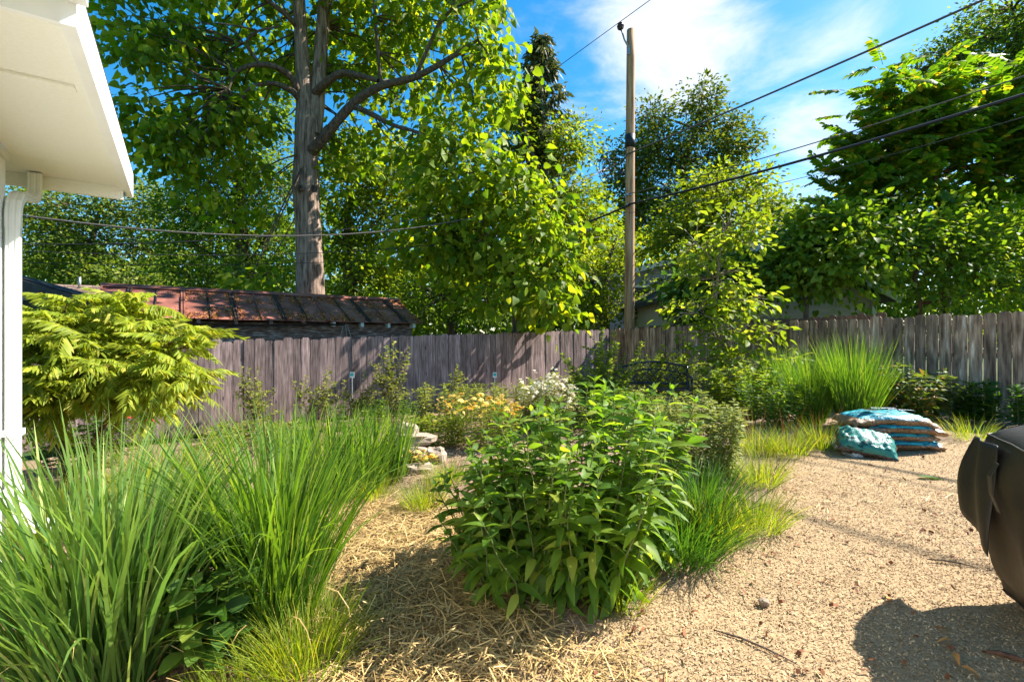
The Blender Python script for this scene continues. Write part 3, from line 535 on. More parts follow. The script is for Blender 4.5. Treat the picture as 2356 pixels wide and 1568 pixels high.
for k in range(ncrs):
    f0, f1 = k / ncrs, (k + 1) / ncrs; a0, a1 = e0 + (k0 - e0) * f0, e1 + (k1 - e1) * f0; c0, c1 = e0 + (k0 - e0) * f1, e1 + (k1 - e1) * f1
    m_ = 11
    for j in range(m_):
        u0, u1 = (j + (k % 2) * .4) / m_, min(1, (j + .97 + (k % 2) * .4) / m_)
        if u0 >= 1: continue
        lift = np.array([0, 0, .012 + .006 * r.random()])
        b = MB(); b.hexa([a0 + (a1 - a0) * u0, a0 + (a1 - a0) * u1, c0 + (c1 - c0) * u1, c0 + (c1 - c0) * u0, a0 + (a1 - a0) * u0 + lift * 2, a0 + (a1 - a0) * u1 + lift * 2, c0 + (c1 - c0) * u1 + lift, c0 + (c1 - c0) * u0 + lift]); b.build('shingle', M['shingle'], rd_)
b = MB(); b.hexa([(e0[0], e0[1] + .3, -.4), (e1[0], e1[1] + .3, -.4), (e1[0], e1[1] + 4, -.4), (e0[0], e0[1] + 4, -.4), (e0[0], e0[1] + .3, e0[2]), (e1[0], e1[1] + .3, e0[2]), (e1[0], e1[1] + 4, e0[2]), (e0[0], e0[1] + 4, e0[2])]); b.build('wall', M['dark_trim'], gr_)
vp = P(183, 660, 16.2); b = MB(); b.tube([vp - (0, 0, .1), vp + (0, 0, .34)], .045, 8); b.build('vent_pipe', M['steel'], gr_, True)

bh = thing('house', 'blue grey clapboard house partly hidden behind utility pole', 'house', P(1500, 740, 21) * np.array([1, 1, 0]))
x0, x1 = P(1385, 700, 21)[0], P(1690, 700, 21)[0]; zt = P(0, 640, 21)[2]
b = MB(); b.box(((x0 + x1) / 2, 23.1, zt / 2), (x1 - x0, 4, zt)); b.build('wall', M['siding_b'], bh)
for k in range(24):
    z0 = zt - .17 * (k + 1); b = MB(); b.prism([(21.10, z0), (21.06, z0), (21.08, z0 + .168), (21.10, z0 + .168)], lambda u, v, e: np.array([(x0, x1)[e], u, v])); b.build('siding_board', M['siding_b'], bh)
pk = P(1600, 592, 21)
b = MB(); b.prism([(x0, zt), (x1, zt), (pk[0], pk[2])], lambda u, v, e: np.array([u, (21.1, 25)[e], v])); b.build('gable', M['siding_b'], bh)
for xa in (x0 - .4, x1 + .4):
    b = MB(); b.prism([(xa, zt - .2), (pk[0], pk[2] + .05), (pk[0], pk[2] + .22), (xa, zt)], lambda u, v, e: np.array([u, (20.7, 25.2)[e], v])); b.build('roof_slope', M['shingle_d'], bh)
    b = MB(); b.prism([(xa, zt - .26), (pk[0], pk[2]), (pk[0], pk[2] + .2), (xa, zt - .04)], lambda u, v, e: np.array([u, (20.64, 20.695)[e], v])); b.build('rake_board', M['trim'], bh)
for px in (1470, 1570):
    c = P(px, 690, 21); b = MB(); b.box((c[0], 21.04, c[2]), (.9, .08, 1.3)); f_ = b.build('window', M['trim'], bh)
    b = MB(); b.box((c[0], 20.99, c[2]), (.72, .03, 1.1)); b.build('pane', M['glass'], f_)

gg = thing('garage', 'cream clapboard garage with pale gable eaves behind right fence', 'garage', P(1780, 730, 13.2) * np.array([1, 1, 0]))
gx0, gx1 = P(1540, 700, 13.2)[0], P(2010, 700, 13.2)[0]; pk = P(1770, 556, 13.2); ez = P(0, 683, 13.2)[2]
b = MB(); b.box(((gx0 + gx1) / 2, 15.7, ez / 2), (gx1 - gx0, 5, ez)); b.build('wall', M['siding_w'], gg)
b = MB(); b.prism([(gx0, ez), (gx1, ez), (pk[0], pk[2] - .1)], lambda u, v, e: np.array([u, (13.2, 18)[e], v])); b.build('gable', M['siding_w'], gg)
for k in range(16):
    z0 = ez - .14 * (k + 1); b = MB(); b.prism([(13.2, z0), (13.17, z0), (13.188, z0 + .138), (13.2, z0 + .138)], lambda u, v, e: np.array([(gx0, gx1)[e], u, v])); b.build('siding_board', M['siding_w'], gg)
for xa in (gx0 - .35, gx1 + .35):
    b = MB(); b.prism([(xa, ez - .16), (pk[0], pk[2] + .02), (pk[0], pk[2] + .16), (xa, ez - .02)], lambda u, v, e: np.array([u, (12.75, 18.3)[e], v])); b.build('roof_slope', M['shingle_d'], gg)
    b = MB(); b.prism([(xa, ez - .20), (pk[0], pk[2] - .02), (pk[0], pk[2] + .14), (xa, ez - .04)], lambda u, v, e: np.array([u, (12.70, 12.745)[e], v])); b.build('rake_board', M['trim'], gg)
b = MB(); b.box((gx1 - .05, 13.15, ez / 2), (.12, .07, ez)); b.build('corner_board', M['trim'], gg)
b = MB(); q = P(1560, 703, 13); b.tube([q + (0, 0, .05), q + (.04, 0, -.10), q + (.25, .05, -.17), q + (.6, .1, -.17)], .05, 8); b.build('drain_elbow', M['trim'], gg, True)
# ------------------------------------------------------------------ utility pole and wires
pb0 = np.array([3.37, 13.8, -.3]); ptop = P(1451, 70, 13.8)
pole = thing('utility_pole', 'tall brown wooden utility pole standing behind the fence corner', 'utility pole', pb0)
hh = np.linspace(0, 1, 14)[:, None]; b = MB(); b.tube(pb0 + (ptop - pb0) * hh, np.linspace(.152, .118, 14), 16); b.build('shaft', M['pole'], pole, True)
z = P(0, 326, 13.8)[2]; xx = pb0[0] + (ptop[0] - pb0[0]) * .62; b = MB(); b.tube([(xx, 13.8, z - .19), (xx, 13.8, z + .19)], .145, 18); b.build('black_band', M['black'], pole, True)
i0 = P(1427, 62, 13.7); b = MB(); b.tube([P(1447, 112, 13.67), P(1436, 92, 13.68), i0], .024, 8); b.build('bracket_arm', M['steel'], pole, True)
b = MB(); b.box(P(1446, 116, 13.67), (.06, .03, .24)); b.build('mount_plate', M['steel'], pole)
b = MB(); zz = [-.10, -.08, -.06, -.04, -.02, 0, .02, .05, .08, .10, .12]; rr_ = [.03, .05, .085, .06, .10, .07, .105, .07, .085, .06, .02]; b.tube([i0 + (0, 0, v) for v in zz], rr_, 12); b.build('insulator', M['insul'], pole, True)
b = MB(); b.tube([P(1440, 355, 13.65), P(1455, 352, 13.65)], .02, 6); b.build('bolt', M['steel'], pole)
b = MB(); b.box(P(1446, 447, 13.64), (.16, .05, .06)); b.build('clamp', M['steel'], pole)
b = MB(); b.box(P(1446, 470, 13.64), (.14, .05, .05)); b.build('clamp', M['steel'], pole)
def wire(label, p0, p1, sag, rad, mat, name='cable', n=26, cat='cable', loops=None):
    p0 = np.asarray(p0, float); p1 = np.asarray(p1, float); t = np.linspace(0, 1, n)[:, None]
    pts = p0 + (p1 - p0) * t - np.array([0, 0, 1.0]) * 4 * sag * t * (1 - t)
    b = MB(); b.tube(pts, rad, 6); o = obj(name, b.mesh(name, mat, True)); return tag(o, label, cat)
Bm = np.array([-B[0], -B[1], 0.0])                               # from the pole towards the camera's right
wire('thin dark power line over the insulator on top of pole', i0 + (0, 0, .1) - Bm * 16, i0 + (0, 0, .1) + Bm * 20, -.05, .011, M['black'], 'power_line')
q = P(1440, 356, 13.62); wire('thick twisted grey cable rising from pole to upper right', q, q + Bm * 14 + (0, 0, .35), .10, .021, M['cable'])
q = P(1446, 446, 13.62); wire('slim grey messenger cable running from pole to right edge', q, q + Bm * 14 + (0, 0, .2), .30, .011, M['cable'])
q = P(1446, 470, 13.6); wire('thick black communication cable running from pole to right edge', q, q + Bm * 14 + (0, 0, .2), .28, .027, M['black'])
q = P(1446, 472, 13.6); q2 = P(1345, 525, 17.5); wire('black communication cable dropping left behind the pole', q, q - Bm * 9, .25, .028, M['black'])
q = P(1446, 490, 13.6); wire('thin green wire slung low beneath the black cable', q, q + Bm * 12 + (0, 0, .1), .35, .006, M['black'])
hp = P(1392, 390, 13.4)
wire('main service cable sagging from pole across to left downspout', hp, P(-40, 482, 6.2), .95, .014, M['cable'])
wire('second service cable drooping left just above the first', P(1400, 385, 13.4), P(-60, 560, 6.8), .62, .008, M['black'])
wire('thin service wire passing low before the big trunk', P(1380, 500, 13.6), P(-60, 572, 7.0), .45, .007, M['black'])
wire('faint lowest wire crossing above the rusty shed roof', P(1380, 545, 14.5), P(-60, 600, 8.5), .35, .006, M['black'])
wire('short tie wire from cable tangle to the pole', hp, P(1445, 355, 13.6), .05, .016, M['cable'])
tg = thing('wire_tangle', 'looped tangle of service wires hanging left of the pole', 'wires', hp)
r = np.random.default_rng(3)
for k in range(7):
    a = np.linspace(0, 1.3 * np.pi + r.random() * 2, 14); rx_, rz_ = .10 + .22 * r.random(), .12 + .25 * r.random(); ph = r.random() * 6; c = hp + np.array([.05 + .35 * r.random() - .1, 0, -.15 + .3 * r.random()])
    pts = np.stack([c[0] + rx_ * np.cos(a + ph), np.full(14, c[1]) + .1 * np.sin(a), c[2] + rz_ * np.sin(a + ph)], -1); b = MB(); b.tube(pts, .010, 5); b.build('wire_loop', M['black'] if k % 2 else M['cable'], tg, True)
b = MB(); b.box(P(1428, 397, 13.4), (.18, .07, .08)); b.build('splice', M['black'], tg)
sb = P(1335, 527, 14.6); b = MB(); b.box((0, 0, 0), (.55, .12, .22)); b.tube([(-.36, 0, .02), (-.27, 0, .02), (.27, 0, .04), (.36, 0, .06)], [.02, .05, .05, .02], 8)
o = tag(obj('splice_closure', b.mesh('splice_closure', M['black']), loc=sb), 'black splice box slung on the cable left of pole', 'splice box'); o.rotation_euler = (0, -.25, .5)
# ------------------------------------------------------------------ trees
# far woods closing the gaps low on the horizon
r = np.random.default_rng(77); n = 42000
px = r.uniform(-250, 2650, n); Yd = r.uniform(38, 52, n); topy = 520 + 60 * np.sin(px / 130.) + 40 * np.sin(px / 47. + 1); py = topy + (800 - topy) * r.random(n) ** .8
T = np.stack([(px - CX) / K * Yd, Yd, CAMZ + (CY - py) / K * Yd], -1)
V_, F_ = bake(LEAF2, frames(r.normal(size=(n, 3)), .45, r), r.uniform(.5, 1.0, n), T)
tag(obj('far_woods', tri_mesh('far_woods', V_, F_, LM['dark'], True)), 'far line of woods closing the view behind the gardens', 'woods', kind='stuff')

# the big catalpa
cb = P(712, 784, 13.5); cb[2] = -.3
trunk = np.array([cb, P(714, 690, 13.5), P(713, 600, 13.5), P(708, 500, 13.5), P(704, 430, 13.5), P(704, 360, 13.5), P(706, 290, 13.5), P(700, 220, 13.5), P(694, 120, 13.45), P(688, 20, 13.4), P(680, -120, 13.4), P(672, -330, 13.3), P(660, -560, 13.2)])
trad = np.array([.48, .39, .355, .335, .365, .31, .31, .22, .185, .165, .15, .11, .05])
big = thing('catalpa_tree', 'huge catalpa with forked trunk and big heart shaped leaves behind shed', 'tree', cb)
def bumpy(pts, rad, n, amp, seed, sub=5):
    pts = np.asarray(pts, float); m = len(pts); t = np.linspace(0, m - 1, (m - 1) * sub + 1); q = np.stack([np.interp(t, np.arange(m), pts[:, k]) for k in range(3)], -1)
    for _ in range(3): q[1:-1] = (q[:-2] + q[1:-1] * 2 + q[2:]) / 4
    V_, F_ = tube(q, np.interp(t, np.arange(m), rad), n); r = np.random.default_rng(seed); V_ = V_.reshape(len(q), n, 3)
    c = q[:, None]; ph = r.uniform(0, 6, n); a = np.arange(n) * 2 * np.pi / n
    f = 1 + amp * (np.sin(3 * a[None] + t[:, None] * .6) * .6 + np.sin(7 * a[None] + t[:, None] * .4 + 1) * .4 + r.normal(size=(len(q), n)) * .35)
    return (c + (V_ - c) * f[..., None]).reshape(-1, 3), F_
V_, F_ = bumpy(trunk, trad, 26, .035, 4); obj('trunk', tri_mesh('trunk', V_ - cb, F_, M['bark'], True), big)
fork = [P(722, 310, 13.55), P(730, 240, 13.6), P(735, 150, 13.7), P(743, 60, 13.8), P(750, -60, 13.9), P(756, -260, 14.0), P(770, -480, 14.0)]
V_, F_ = bumpy(fork, [.22, .20, .19, .18, .16, .12, .05], 20, .035, 5); obj('trunk_fork', tri_mesh('trunk_fork', V_ - cb, F_, M['bark'], True), big)
limbs = [([P(712, 352, 13.4), P(735, 330, 13.2), P(770, 285, 13.0), P(800, 250, 12.9), P(830, 222, 12.8), P(880, 195, 12.7), P(950, 182, 12.5), P(1010, 150, 12.4), P(1060, 118, 12.3), P(1100, 92, 12.2)], [.16, .15, .13, .12, .11, .10, .085, .07, .055, .03]),
         ([P(725, 215, 13.5), P(750, 190, 13.2), P(785, 165, 13.0), P(820, 172, 12.9), P(870, 186, 12.75)], [.12, .11, .095, .08, .06]),
         ([P(815, 245, 12.9), P(860, 265, 12.6), P(905, 290, 12.3), P(950, 300, 12.1), P(965, 310, 12)], [.08, .07, .055, .04, .02]),
         ([P(690, 225, 13.4), P(672, 175, 13.1), P(630, 150, 12.8), P(580, 148, 12.5), P(540, 165, 12.3), P(526, 205, 12.2)], [.10, .09, .075, .06, .05, .025]),
         ([P(692, 232, 13.4), P(668, 205, 13.1), P(625, 190, 12.8), P(585, 195, 12.5), P(560, 215, 12.3)], [.10, .085, .06, .045, .02]),
         ([P(690, 70, 13.4), P(665, 40, 13.1), P(620, 5, 12.8), P(560, -40, 12.4)], [.09, .075, .06, .03]),
         ([P(875, 190, 12.8), P(870, 120, 12.7), P(862, 40, 12.6), P(858, -60, 12.5)], [.05, .045, .04, .03]),
         ([P(955, 180, 12.5), P(985, 110, 12.4), P(1010, 50, 12.4), P(1045, 20, 12.3), P(1048, -50, 12.3)], [.05, .05, .045, .04, .03]),
         ([P(600, 150, 12.6), P(560, 100, 12.4), P(590, 70, 12.3), P(640, 62, 12.5)], [.045, .04, .03, .02]),
         ([P(680, -100, 13.4), P(560, -180, 12.6), P(420, -200, 12)], [.1, .07, .03]), ([P(745, -60, 13.8), P(860, -170, 13.4), P(1000, -210, 13)], [.1, .07, .03])]
for pts, rad in limbs:
    V_, F_ = bumpy(pts, rad, 10, .03, 6, 4); obj('limb', tri_mesh('limb', V_ - cb, F_, M['bark_d'], True), big)
for px, py in ((691, 432), (722, 433)):
    c = P(px, py, 13.07); b = MB(); a = np.linspace(0, 2 * np.pi, 14); b.tube(np.stack([c[0] + .065 * np.cos(a), np.full(14, c[1]), c[2] + .07 * np.sin(a)], -1), .035, 8, False); b.tube([c + (0, .05, 0), c + (0, .03, 0)], .06, 10); b.build('knot', M['bark_d'], big, True)
lob = lobes_px([(300, 60, 12.2, 105, 80, 1.2), (420, 150, 12.2, 120, 100, 1.3), (370, 290, 12.0, 75, 70, 1.0), (330, 250, 11.8, 55, 40, .8), (440, 330, 12.2, 80, 80, 1.1), (400, 395, 12.0, 45, 32, .7), (540, 60, 13.2, 130, 90, 1.4), (540, 250, 13.0, 90, 80, 1.0),
                (600, 330, 12.8, 80, 110, 1.2), (560, 470, 13.0, 70, 60, 1.0), (850, 60, 14.2, 130, 90, 1.2), (1000, 60, 13.4, 130, 90, 1.4), (1120, 90, 12.2, 70, 80, 1.1), (1140, 170, 12.0, 50, 50, .8), (900, 190, 14.8, 130, 80, 1.0), (1060, 230, 13.2, 100, 70, 1.0),
                (950, 340, 13.2, 90, 60, .9), (800, 350, 14.6, 90, 80, 1.0), (790, 130, 15, 90, 130, 1.2), (660, 110, 15, 90, 110, 1.2), (640, 620, 13.0, 80, 40, .6), (600, 645, 12.9, 60, 22, .4),
                (480, -140, 12.5, 260, 110, 2.2), (800, -160, 13, 260, 120, 2.4), (1050, -110, 12.5, 180, 90, 1.8), (650, -380, 13, 330, 140, 3.0)])
r = np.random.default_rng(21); T = []; D = []; tw = Tubes(); allp = np.concatenate([np.array(p) for p, _ in limbs] + [np.array(fork), trunk[6:]])
vol = np.array([np.prod(q[1]) ** (2 / 3) for q in lob]); dens = vol / vol.sum()
for (c, rad), sh in zip(lob, dens):
    n = max(5, int(470 * sh)); cc = ellip(n, c, rad, .2, r); cc = cc[~((np.abs(cc[:, 0] + 5.72) < 1.15) & (cc[:, 1] < 13.9) & (cc[:, 2] < 10.5))]; n = len(cc)
    if n == 0: continue
    for q in cc:
        k = np.argmin(np.linalg.norm(allp - q, axis=1) + r.random(len(allp)) * .5); 
        if r.random() < .8: tw.add(bez(allp[k], q, .05, 5, .12, r), np.linspace(.028, .008, 5), 4)
    per = 34; off = r.normal(size=(n, per, 3)) * np.array([.36, .36, .19]); T.append((cc[:, None] + off).reshape(-1, 3)); D.append(unit(off).reshape(-1, 3) * .8)
T = np.concatenate(T); D = np.concatenate(D) + r.normal(size=(len(T), 3)) * .3; D[:, 2] -= .75
tw.build('twig', M['bark_d'], big, cb, kind='stuff')
foliage(big, cb, HEART, frames(D, .55, r), r.uniform(.12, .26, len(T)), T, LM['catalpa'], 280, 'leaf', 'crown')
print('catalpa', len(T))
# young catalpa at the fence
yb = P(1188, 760, 11.5); yb[2] = -.1
tree('catalpa_tree', 'smaller sunlit catalpa leaning over the fence right of shed', 'tree', yb, [yb, P(1188, 690, 11.5), P(1175, 620, 11.45), P(1130, 560, 11.45), P(1100, 480, 11.45), P(1090, 400, 11.45)], [.11, .10, .09, .075, .06, .03],
     lobes_px([(1060, 400, 11.5, 110, 80, 1.1), (1180, 440, 11.3, 90, 80, 1.0), (1250, 520, 11.1, 70, 80, 1.0), (1100, 530, 11.7, 140, 90, 1.2), (1240, 640, 10.9, 80, 80, .9), (1130, 660, 11.7, 110, 70, .9), (1000, 560, 12.0, 100, 90, 1.0), (1050, 330, 11.8, 70, 50, .8), (1270, 700, 10.7, 50, 40, .6)]),
     290, 4700, .19, HEART, LM['catalpa'], M['bark_d'], clump=.55, seed=31, nparts=220, hang=.7, ub=.55, flat=.6)
# background trees
def bg(name, label, px, base_py, Y, trunk_px, trad, lob, nc, nl, size, shape, lm, seed, clump, group=None, **kw):
    base = P(px, base_py, Y); base[2] = -.2
    return tree(name, label, 'tree', base, [base] + [P(a, b_, Y) for a, b_ in trunk_px], trad, lobes_px([(a, b_, y, rx, ry, d) for a, b_, y, rx, ry, d in lob]), nc, nl, size, shape, lm, M['bark_d'], clump=clump, seed=seed, group=group, **kw)
bg('walnut_tree', 'airy pale green tree left beyond the eave of white house', 200, 784, 28, [(205, 640), (210, 560), (230, 480)], [.3, .25, .18, .08],
   [(150, 470, 28, 110, 60, 2.5), (290, 450, 28, 100, 50, 2.2), (360, 490, 28, 60, 50, 1.8), (110, 560, 27, 90, 70, 2.2), (230, 550, 28, 110, 60, 2.4), (330, 570, 28, 70, 60, 2), (180, 630, 27, 150, 40, 2.2), (320, 640, 27, 80, 40, 1.8), (60, 480, 28, 60, 50, 2)], 330, 15000, .26, LEAF2, LM['walnut'], 41, .9)
bg('elm_tree', 'dark shady elm filling the gap between eave and big trunk', 560, 784, 21, [(560, 620), (555, 520), (550, 400), (550, 250)], [.35, .3, .25, .18, .08],
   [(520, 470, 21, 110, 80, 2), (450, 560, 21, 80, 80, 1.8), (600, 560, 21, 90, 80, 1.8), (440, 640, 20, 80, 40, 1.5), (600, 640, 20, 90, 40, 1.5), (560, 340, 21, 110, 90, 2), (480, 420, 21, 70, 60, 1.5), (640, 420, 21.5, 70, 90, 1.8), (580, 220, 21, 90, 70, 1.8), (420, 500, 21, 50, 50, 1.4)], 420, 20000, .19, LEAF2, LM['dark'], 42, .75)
bg('maple_tree', 'bright maple standing just right of the big trunk', 800, 784, 20, [(805, 640), (800, 560), (800, 470)], [.32, .28, .2, .1],
   [(800, 420, 20, 90, 80, 1.8), (880, 500, 20, 90, 70, 1.8), (790, 560, 20, 60, 70, 1.5), (900, 620, 20, 80, 60, 1.6), (820, 650, 19, 80, 40, 1.3), (960, 450, 20, 90, 70, 1.7), (900, 380, 20, 110, 60, 1.8)], 300, 12500, .22, LEAF2, LM['maple'], 43, .8)
bg('elm_tree', 'shadowed tree low behind the leaning small catalpa', 1040, 784, 17, [(1040, 680), (1050, 600)], [.2, .18, .1],
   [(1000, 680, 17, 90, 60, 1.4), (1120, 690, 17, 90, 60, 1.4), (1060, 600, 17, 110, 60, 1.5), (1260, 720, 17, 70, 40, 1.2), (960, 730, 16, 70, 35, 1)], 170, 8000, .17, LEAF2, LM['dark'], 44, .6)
bg('maple_tree', 'leafy maple wrapped round the lower half of the spruce', 1230, 784, 24, [(1230, 640), (1235, 520), (1240, 420)], [.3, .26, .2, .1],
   [(1310, 310, 24, 45, 40, 1.2), (1300, 350, 24, 40, 40, 1.1), (1180, 300, 25, 50, 70, 1.3), (1180, 250, 25, 35, 40, 1.0), (1320, 450, 24, 70, 50, 1.5), (1240, 480, 24, 80, 60, 1.6), (1360, 520, 24, 60, 60, 1.5), (1330, 600, 23, 90, 70, 1.6), (1240, 600, 23, 80, 70, 1.6), (1410, 620, 23, 60, 60, 1.4), (1300, 690, 22, 120, 50, 1.5)], 380, 17000, .22, LEAF2, LM['maple'], 45, .75)
bg('oak_tree', 'tall rounded oak rising right behind the utility pole', 1600, 784, 30, [(1590, 560), (1580, 460), (1570, 380), (1600, 300)], [.4, .34, .3, .22, .1],
   [(1615, 230, 30, 45, 40, 1.6), (1640, 280, 30, 50, 45, 1.8), (1500, 270, 30, 35, 40, 1.4), (1520, 340, 30, 75, 50, 2.2), (1460, 370, 30, 60, 50, 2), (1620, 360, 30, 75, 45, 2.2), (1690, 330, 30, 50, 50, 1.8), (1560, 440, 30, 120, 60, 2.6), (1450, 440, 30, 50, 50, 1.8), (1680, 420, 30, 55, 45, 1.8), (1500, 510, 30, 90, 50, 2.2), (1400, 350, 30, 22, 22, .8)], 420, 19000, .27, LEAF2, LM['oak'], 46, .75)
bg('maple_tree', 'broadleaf tree with lit top right of the pole', 1640, 784, 16, [(1640, 640), (1645, 560), (1640, 480)], [.18, .16, .12, .05],
   [(1650, 430, 16, 70, 40, 1.1), (1600, 500, 16, 80, 50, 1.2), (1700, 500, 16, 90, 55, 1.2), (1570, 540, 16, 70, 40, 1.0), (1680, 590, 16, 100, 60, 1.3), (1740, 420, 16, 35, 25, .7), (1500, 570, 17, 40, 30, .8), (1550, 640, 16, 40, 40, .8)], 230, 9000, .17, LEAF2, LM['maple'], 47, .55)
bg('elm_tree', 'gnarled dead limbed tree left of the pole base', 1392, 784, 18, [(1390, 700), (1388, 650), (1395, 610), (1410, 570), (1420, 540)], [.2, .19, .18, .09, .06, .03],
   [(1370, 640, 17, 60, 50, 1), (1430, 700, 17, 40, 40, .8), (1480, 735, 17, 50, 20, .7), (1350, 720, 17, 70, 40, 1), (1420, 580, 18, 50, 40, 1), (1520, 690, 18, 22, 40, .6)], 120, 4500, .15, LEAF2, LM['maple'], 48, .5)
bg('pine_tree', 'small hazy dark tree low on the skyline beside garage', 1800, 784, 38, [(1800, 600), (1800, 500)], [.3, .25, .1],
   [(1790, 500, 38, 70, 45, 2.2), (1760, 470, 38, 35, 25, 1.5), (1850, 510, 38, 60, 40, 2), (1800, 570, 38, 100, 50, 2.4), (1900, 560, 38, 70, 50, 2)], 130, 6000, .36, LEAF2, LM['walnut'], 49, 1.0)
bg('oak_tree', 'large dense dark tree at the top right corner', 2380, 784, 26, [(2380, 500), (2370, 300), (2360, 150)], [.5, .42, .35, .2],
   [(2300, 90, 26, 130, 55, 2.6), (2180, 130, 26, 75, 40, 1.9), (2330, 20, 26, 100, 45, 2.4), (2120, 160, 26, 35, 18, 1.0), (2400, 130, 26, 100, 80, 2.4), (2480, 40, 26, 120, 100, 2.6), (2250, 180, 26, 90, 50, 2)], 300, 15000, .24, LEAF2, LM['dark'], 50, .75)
# spruce
sb_ = P(1242, 784, 26); sb_[2] = -.2; st = P(1238, 80, 26); spr = thing('spruce_tree', 'tall narrow spruce with drooping branches left of the pole', 'tree', sb_); r = np.random.default_rng(51)
b = Tubes(); b.add(np.linspace(sb_, st, 8), np.linspace(.32, .03, 8), 8); b.build('trunk', M['bark_d'], spr, sb_); br = Tubes(); T = []; D = []
hgt = st[2] - sb_[2]
for z in np.arange(3.5, hgt - .1, .27):
    f = (hgt - z) / hgt; Lb = .3 + 4.9 * f ** .85 * r.uniform(.6, 1.15); 
    for k in range(r.integers(4, 7)):
        a = r.uniform(0, 6.28); d = np.array([math.cos(a), math.sin(a), 0]); q = r.uniform(.65, 1.1); n = 6; t = np.linspace(0, 1, n)[:, None]
        pts = sb_ + (0, 0, z) + d * Lb * q * t + np.array([0, 0, 1]) * (-.45 * t + .30 * t ** 2.2) * Lb * q * .9; br.add(pts, np.linspace(.035, .01, n), 3)
        m_ = int(24 + 70 * f); u = r.random(m_) ** .7; base_ = sb_ + (0, 0, z) + d * Lb * q * u[:, None] + np.array([0, 0, 1]) * ((-.45 * u + .30 * u ** 2.2) * Lb * q * .9)[:, None]
        T.append(base_ + r.normal(size=(m_, 3)) * np.array([.12, .12, .05])); dd = r.normal(size=(m_, 3)) * .5 + d * .35; dd[:, 2] -= .9; D.append(dd)
T = np.concatenate(T); D = np.concatenate(D); br.build('branch', M['bark_d'], spr, sb_, kind='stuff')
foliage(spr, sb_, NEEDLE, frames(D, .3, r, 1.6), r.uniform(.28, .62, len(T)), T, LM['spruce'], 0, sname='needles'); print('spruce', len(T))
# ------------------------------------------------------------------ compound leaves: ailanthus tree and lime sumac
def frond(npair, leaflet_len, leaflet, droop, hang, seed, width=1.0):
    r = np.random.default_rng(seed); t = np.linspace(0, 1, 12); ang = np.cumsum(np.full(12, droop / 12)); ctr = np.stack([np.zeros(12), np.cumsum(np.cos(ang)) / 12, -np.cumsum(np.sin(ang)) / 12], -1)
    V_, F_ = tube(ctr, np.linspace(.009, .003, 12), 3); F3 = np.concatenate([F_[:, :3], F_[:, [0, 2, 3]]]); Vs = [V_]; Fs = [F3]; n = len(V_)
    for k in range(npair + 1):
        f = .16 + .84 * k / npair; p = np.array([np.interp(f, t, ctr[:, j]) for j in range(3)]); ln = leaflet_len * (1.05 - .55 * abs(f - .45) ** 1.3) * r.uniform(.85, 1.12)
        for s in ((-1, 1) if k < npair else (0,)):
            d = np.array([[s * .9, .35 + .3 * f + (1 if s == 0 else 0), -hang + r.normal() * .12]])
            m = frames(d, .75, r, width); V2, F2 = bake(leaflet, m, [ln], p[None]); Vs.append(V2); Fs.append(F2 + n); n += len(V2)
    return np.concatenate(Vs), np.concatenate(Fs)
def frond_plant(t, base, tips, dirs, lens, shapes, mat, nparts, sname='foliage', pname='frond', r=rng):
    tips = np.asarray(tips); dirs = unit(np.asarray(dirs)); lens = np.asarray(lens); grp = r.integers(0, len(shapes), len(tips))
    for g, sh in enumerate(shapes):
        k = grp == g
        if k.any(): foliage(t, base, sh, frames(dirs[k], .8, r), lens[k], tips[k], mat, min(nparts // len(shapes), k.sum()), pname, sname)
ail_sh = [frond(9, .24, LANCE_L, .5, .25, k, 1.5) for k in range(4)]
def frond_tree(name, label, base, trunk, trad, lobes, n, flen, mat, seed, nparts, bark=M['bark_r']):
    r = np.random.default_rng(seed); t = thing(name, label, 'tree', base); b = Tubes(); trunk = np.asarray(trunk); b.add(trunk, trad, 8); b.build('trunk', bark, t, base); tw = Tubes(); T = []; D = []
    vol = np.array([np.prod(q[1]) ** (2 / 3) for q in lobes]); share = vol / vol.sum()
    for (c, rad), sh in zip(lobes, share):
        s0 = trunk[np.argmin(np.linalg.norm(trunk + (0, 0, .5) - c, axis=1))]; path = bez(s0, c, .05, 6, .08, r); tw.add(path, np.linspace(.05, .02, 6), 5)
        m_ = max(2, int(n * sh / 9)); cc = ellip(m_, c, rad, .3, r)
        for q in cc:
            tw.add(bez(path[r.integers(2, 6)], q, .1, 4, .05, r), np.linspace(.02, .010, 4), 4); a = r.uniform(0, 6.28, 9); el = r.uniform(-.45, 1.1, 9)
            T.append(np.repeat(q[None], 9, 0) + r.normal(size=(9, 3)) * np.array([.2, .2, .3])); D.append(np.stack([np.cos(a), np.sin(a), el], -1))
    T = np.concatenate(T); D = np.concatenate(D); tw.build('branch', bark, t, base, kind='stuff'); frond_plant(t, base, T, D, flen * r.uniform(.75, 1.2, len(T)), ail_sh, mat, nparts, 'crown', 'frond', r); print(name, len(T)); return t
ab = P(2180, 784, 13); ab[2] = .2
